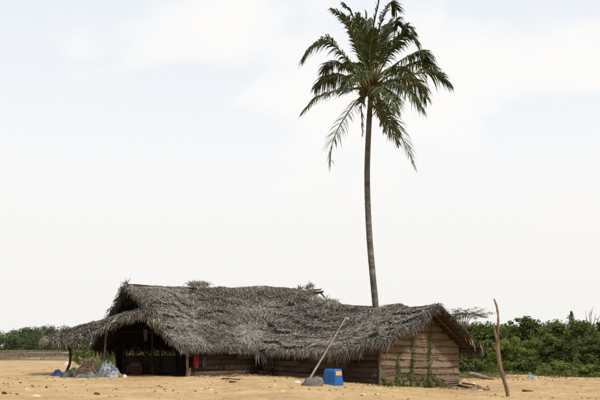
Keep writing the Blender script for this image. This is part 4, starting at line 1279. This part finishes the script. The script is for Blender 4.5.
heap('crumpled_sheet', 'crumpled silver-grey sheet heap beside the light awning post', 'sheet', 92, 118.5, 362.5, 377.4, .6, M_silver, 4.1, 4, .12, 1.5, 2.4, peak=.48)
heap('fishing_net', 'flat grey-green net spread before the brown leaf pile', 'net', 77, 100, 373, 378, .35, material('grey_net', [(0, (.02, .025, .025)), (.5, (.10, .12, .115)), (1, (.30, .32, .31))], .95, .5, 16.0, 1.0, 26.0), 5.3, 6, .05, 2.0)
# orange-edged plank raft under the heap
c = gp(107, 376.2)
t = thing('timber_plank', c, 'orange-painted plank lying under the silver-grey heap', 'plank')
m_ = MB(); p0_, p1_ = gp(94, 376.9) + (0, 0, .07), gp(118.5, 376.7) + (0, 0, .05)
d_ = p1_ - p0_; an = math.atan2(d_[1], d_[0]); L_ = np.linalg.norm(d_)
rot = np.array([[math.cos(an), -math.sin(an), 0], [math.sin(an), math.cos(an), 0], [0, 0, 1]])
m_.box((p0_ + p1_) / 2, (L_, .16, .07), rot); m_.build('board', plain('ochre_wood', (.26, .15, .05), .8, .4), t)
m_ = MB(); p0_, p1_ = gp(115, 376.4) + (0, .1, .28), gp(121.5, 377.2) + (0, 0, .04)
m_.tube([p0_, p1_], [.06, .06], 6); m_.build('board_end', M_orange, t)

def scrap(name, label, px, py, w, h, mat, cat, group=None, seed=0):
    c = gp(px, py); r_ = np.random.default_rng(seed)
    if py > 379: w, h = w * .7, h * .7
    n_u = 9; G = []
    for v in np.linspace(0, 1, 6):
        row = []
        for u in np.linspace(0, 2 * math.pi, n_u + 1):
            rr = (1 - v * .98) * (1 + .25 * math.sin(3 * u + seed))
            row.append((c[0] + w * .5 * rr * math.cos(u), c[1] + w * .35 * rr * math.sin(u), c[2] - .01 + h * (v ** .35) * (1 + .25 * math.sin(2 * u + 5 * v + seed))))
        G.append(row)
    mm = MB(); mm.grid(np.array(G))
    o = mm.build(name, mat, smooth=False)
    return tag(o, label, cat, group)
scrap('plastic_container', 'small white container on the sand before the black cloth', 124.6, 377.5, .2, .14, M_white, 'container', seed=1)
scrap('plastic_bag', 'white bag on the sand behind the awning post', 67, 365, .5, .22, M_white, 'plastic bag', seed=2)
scrap('plastic_bag', 'light blue plastic scrap at the scrub edge, the farther of two', 529.5, 374.8, .34, .14, M_skyblue, 'plastic bag', seed=3)
scrap('plastic_bag', 'light blue plastic scrap on the sand, the nearer of two', 533.5, 377.8, .3, .14, M_skyblue, 'plastic bag', seed=4)
scrap('plastic_bag', 'white bag lying at the foot of the plank wall left of the stone block', 297.5, 383, .42, .12, M_white, 'plastic bag', seed=5)
scrap('plastic_scrap', 'yellow scrap on the sand left of the stone block', 275, 386, .14, .12, plain('yellow_plastic', (.7, .48, .06)), 'scrap', seed=6)
scrap('plastic_scrap', 'orange scrap at the foot of the front plank wall', 240, 379.5, .22, .13, M_orange, 'scrap', seed=7)
scrap('plastic_scrap', 'pale green scrap on the sand at the lower left', 27, 389.6, .3, .07, plain('pale_green_plastic', (.35, .5, .22)), 'scrap', seed=8)
scrap('paper_scrap', 'white paper scrap on the lower left sand', 36, 396, .35, .06, M_white, 'scrap', seed=9)
scrap('paper_scrap', 'white paper scrap on the sand below the gable wall', 377, 394.6, .28, .05, M_white, 'scrap', seed=10)
scrap('paper_scrap', 'white paper scrap on the sand below the blue tub', 364, 394.6, .26, .05, M_white, 'scrap', seed=11)
scrap('paper_scrap', 'white paper scrap on the sand below the long plank wall', 283, 391, .24, .05, M_white, 'scrap', seed=12)
scrap('paper_scrap', 'pale scrap on the sand below the red cloth', 211, 390, .26, .05, M_white, 'scrap', seed=13)
scrap('plastic_scrap', 'white scrap at the scrub edge just right of the bare branch', 511, 373.6, .5, .16, M_white, 'scrap', seed=14)
scrap('plastic_scrap', 'white scrap at the scrub edge near the low fresh-green bush', 577.5, 377, .3, .12, M_white, 'scrap', seed=15)
scrap('plastic_scrap', 'white scrap at the sand edge in the lower right', 584, 374.5, .35, .12, M_white, 'scrap', seed=16)
scrap('plastic_scrap', 'yellowish scrap by the far corner of the gable wall', 474, 384.6, .3, .14, plain('ivory_plastic', (.6, .5, .3)), 'scrap', seed=17)
# driftwood
def log(name, label, pts, rad, tint, cat='log', mat=None, sub=True):
    pts = [np.array(p_) for p_ in pts]
    t = thing(name, pts[0] * (1, 1, 0) + (0, 0, g(pts[0][0], pts[0][1])), label, cat)
    n = 20; p = spline(pts, n)
    m_ = MB(); m_.tube(p, np.linspace(rad[0], rad[1], n) * (1 + .12 * rng.normal(0, 1, n)), 9, tint=tint, wob=.12)
    m_.build('trunk_piece', mat or M_drift, t, smooth=True)
    return t
def og(px, py, h=.05): return gp(px, py) + np.array((0, 0, h))
t = log('fallen_log', 'pale fallen log with a thick broken end beside the gable wall', [og(469.5, 377, .16), og(476, 377.5, .13), og(484, 378.8, .09), og(494, 380, .05)], (.17, .05), .75)
m_ = MB(); q = og(470, 377, .14); m_.tube([q + (-.1, -.05, 0), q + (.22, -.06, .03)], [.2, .14], 9, tint=.2, wob=.15); m_.build('broken_end', M_drift, t)
log('driftwood_stick', 'dark stick on the sand right of the gable wall base', [og(458, 386.4, .05), og(470, 388.2, .04), og(481, 387.6, .03)], (.07, .03), .15, 'stick')
log('driftwood_stick', 'thin dark stick beyond the longer one by the gable corner', [og(463, 384, .04), og(472, 385.6, .05), og(479, 386.2, .03)], (.05, .02), .2, 'stick')
log('driftwood_stick', 'small dark stick lying on the sand left of the yellow scrap', [og(229, 382.3, .03), og(233, 382.7, .03), og(236, 382.2, .02)], (.035, .025), .0, 'stick')
log('driftwood_chunk', 'brown wood chunk on the sand at the lower left', [og(95.5, 394.8, .03), og(97.2, 394.6, .03), og(99.2, 395.0, .02)], (.04, .03), .2, 'driftwood')
log('driftwood_chunk', 'dark wood chunk on the sand by the left edge', [og(3.2, 394.4, .04), og(4.8, 394.0, .03), og(6.4, 394.4, .02)], (.035, .025), .05, 'driftwood')
log('driftwood_stick', 'brown stick on the sand right of the bare branch', [og(523, 391.5, .03), og(527, 392, .05), og(533, 391.6, .02)], (.05, .02), .2, 'stick')
log('driftwood_stick', 'dark stick at the foot of the long plank wall', [og(222, 379.4, .03), og(230, 379.6, .04), og(240, 380.3, .02)], (.03, .02), .1, 'stick')

# leaf litter and crumbs all over the sand (nobody could count them)
n = 5200
Yl = rng.uniform(24, 60, n); Xl = rng.uniform(-.36, .36, n) * Yl
keep = (np.sin(Xl * 1.1) + np.cos(Yl * .9 + Xl * .3) + rng.normal(0, 1.1, n)) > .2
Xl, Yl = Xl[keep], Yl[keep]
def litter(mm, X, Y, size, base=.45, spread=.28):
    n = len(X)
    p = np.column_stack([X, Y, gz(X, Y) + .012])
    a = rng.uniform(0, 6.28, n); s = (size[0] + (size[1] - size[0]) * rng.random(n) ** 3)[:, None]
    e1 = np.column_stack([np.cos(a), np.sin(a), rng.normal(0, .25, n)]); e2 = np.column_stack([-np.sin(a), np.cos(a), rng.normal(0, .3, n)])
    asp = rng.uniform(.2, .8, n)[:, None]
    up_ = np.array((0, 0, 1.)) * s * rng.uniform(.1, .6, n)[:, None]
    V = np.stack([p - e1 * s, p - e2 * s * asp, p + e1 * s, p + e2 * s * asp, p + up_], 1)
    b = np.arange(n)[:, None] * 5
    F_ = np.concatenate([b + np.array([[0, 1, 4, 4]]), b + np.array([[1, 2, 4, 4]]), b + np.array([[2, 3, 4, 4]]), b + np.array([[3, 0, 4, 4]])], 1).reshape(-1, 4)
    mm.add(V.reshape(-1, 3), F_, np.repeat(np.clip(base + rng.normal(0, spread, n), 0, 1), 5))
m_ = MB(); litter(m_, Xl, Yl, (.010, .075), .38)
# denser along the foot of the walls and the scrub edge
k = 700; s_ = rng.uniform(0, 5, k); w_ = -rng.random(k) ** 2 * 1.6 - .1
q = A1[None] + u1[None] * s_[:, None] + w1[None] * w_[:, None]; litter(m_, q[:, 0], q[:, 1], (.015, .10))
k = 700; s_ = rng.uniform(-1.2, 5.5, k); w_ = -rng.random(k) ** 2 * 1.6 - .1
q = C2[None] + r2[None] * s_[:, None] + g2[None] * w_[:, None]; litter(m_, q[:, 0], q[:, 1], (.015, .09))
k = 900; px = rng.uniform(455, 605, k); Y_ = 54 + rng.normal(0, 2.2, k); litter(m_, (px - 300) * Y_ / FPX, Y_, (.02, .11), .5, .3)
k = 300; px = rng.uniform(440, 490, k); Y_ = 39 + rng.normal(0, .9, k); litter(m_, (px - 300) * Y_ / FPX, Y_, (.02, .12), .35, .25)
o = m_.build('leaf_litter', M_litter, kind='stuff'); tag(o, 'leaf scraps and crumbs scattered over the sand', 'litter')

# creepers on the gable wall
def vine(label, pxs, pys, n, wid):
    vv = [px_v(p_) for p_ in pxs]
    pts = []
    for v_, py in zip(vv, pys):
        q = H2(-.1, v_, 0); q[2] = CAM_Z + (HORIZON - py) * q[1] / FPX
        pts.append(q)
    t = thing('climbing_vine', pts[-1], label, 'vine')
    p = spline(pts, 30)
    m1 = MB(); m1.tube(p, np.linspace(.012, .016, 30), 5, tint=.5); m1.build('stem', M_bark, t)
    m2 = MB(); k = rng.integers(0, 30, 22)
    cs = p[k] + rng.normal(0, wid * .5, (22, 1)) * g2 + rng.normal(0, .06, (22, 1)) * np.array((0, 0, 1.)) - r2 * .05
    cs = np.vstack([cs, p[::2] - r2 * .04])
    leaves(m2, cs, np.full((len(cs), 3), 1.0) * np.array((wid * .45, wid * .45, .10)), n, (.025, .06), .52, .14)
    m2.build('leaves', M_leaf, t, kind='stuff')
vine('leafy vine climbing the middle of the gable wall', (411, 411.5, 410, 409), (338, 352, 368, 386), 330, .15)
vine('thin vine climbing highest up the gable wall below the apex', (430, 427.5, 428, 426), (324, 345, 365, 385), 250, .10)
vine('short vine at the left corner of the gable wall', (397, 395.5, 396, 394), (354, 364, 374, 386), 200, .11)
m2 = MB(); cs = []
for k in range(90):
    px = rng.uniform(372, 440) if k % 3 else rng.choice([378, 392, 410, 427]) + rng.normal(0, 4)
    v_ = px_v(px); q = H2(-.22 - .25 * rng.random(), v_, 0); q[2] = g(q[0], q[1]) + rng.random() ** 1.6 * .55 * (1.0 - .5 * abs(px - 405) / 40)
    cs.append(q)
cs = np.array(cs); leaves(m2, cs, np.full((len(cs), 3), .12), 1700, (.025, .06), .42, .15)
o = m2.build('creeper', M_leaf, kind='stuff'); tag(o, 'green creeper sprawling along the foot of the gable wall', 'creeper')
# seedlings on the thatch verge
m2 = MB(); cs = np.array([on_slope(S2f, .12, .42 + .012 * k, .06) + rng.normal(0, .1, 3) * (1, 1, .3) for k in range(14)])
leaves(m2, cs, np.full((len(cs), 3), .09), 160, (.02, .045), .6, .1)
o = m2.build('moss_sprigs', M_leaf, kind='stuff'); tag(o, 'green sprigs growing on the lower hut\'s thatch near its verge', 'weeds')
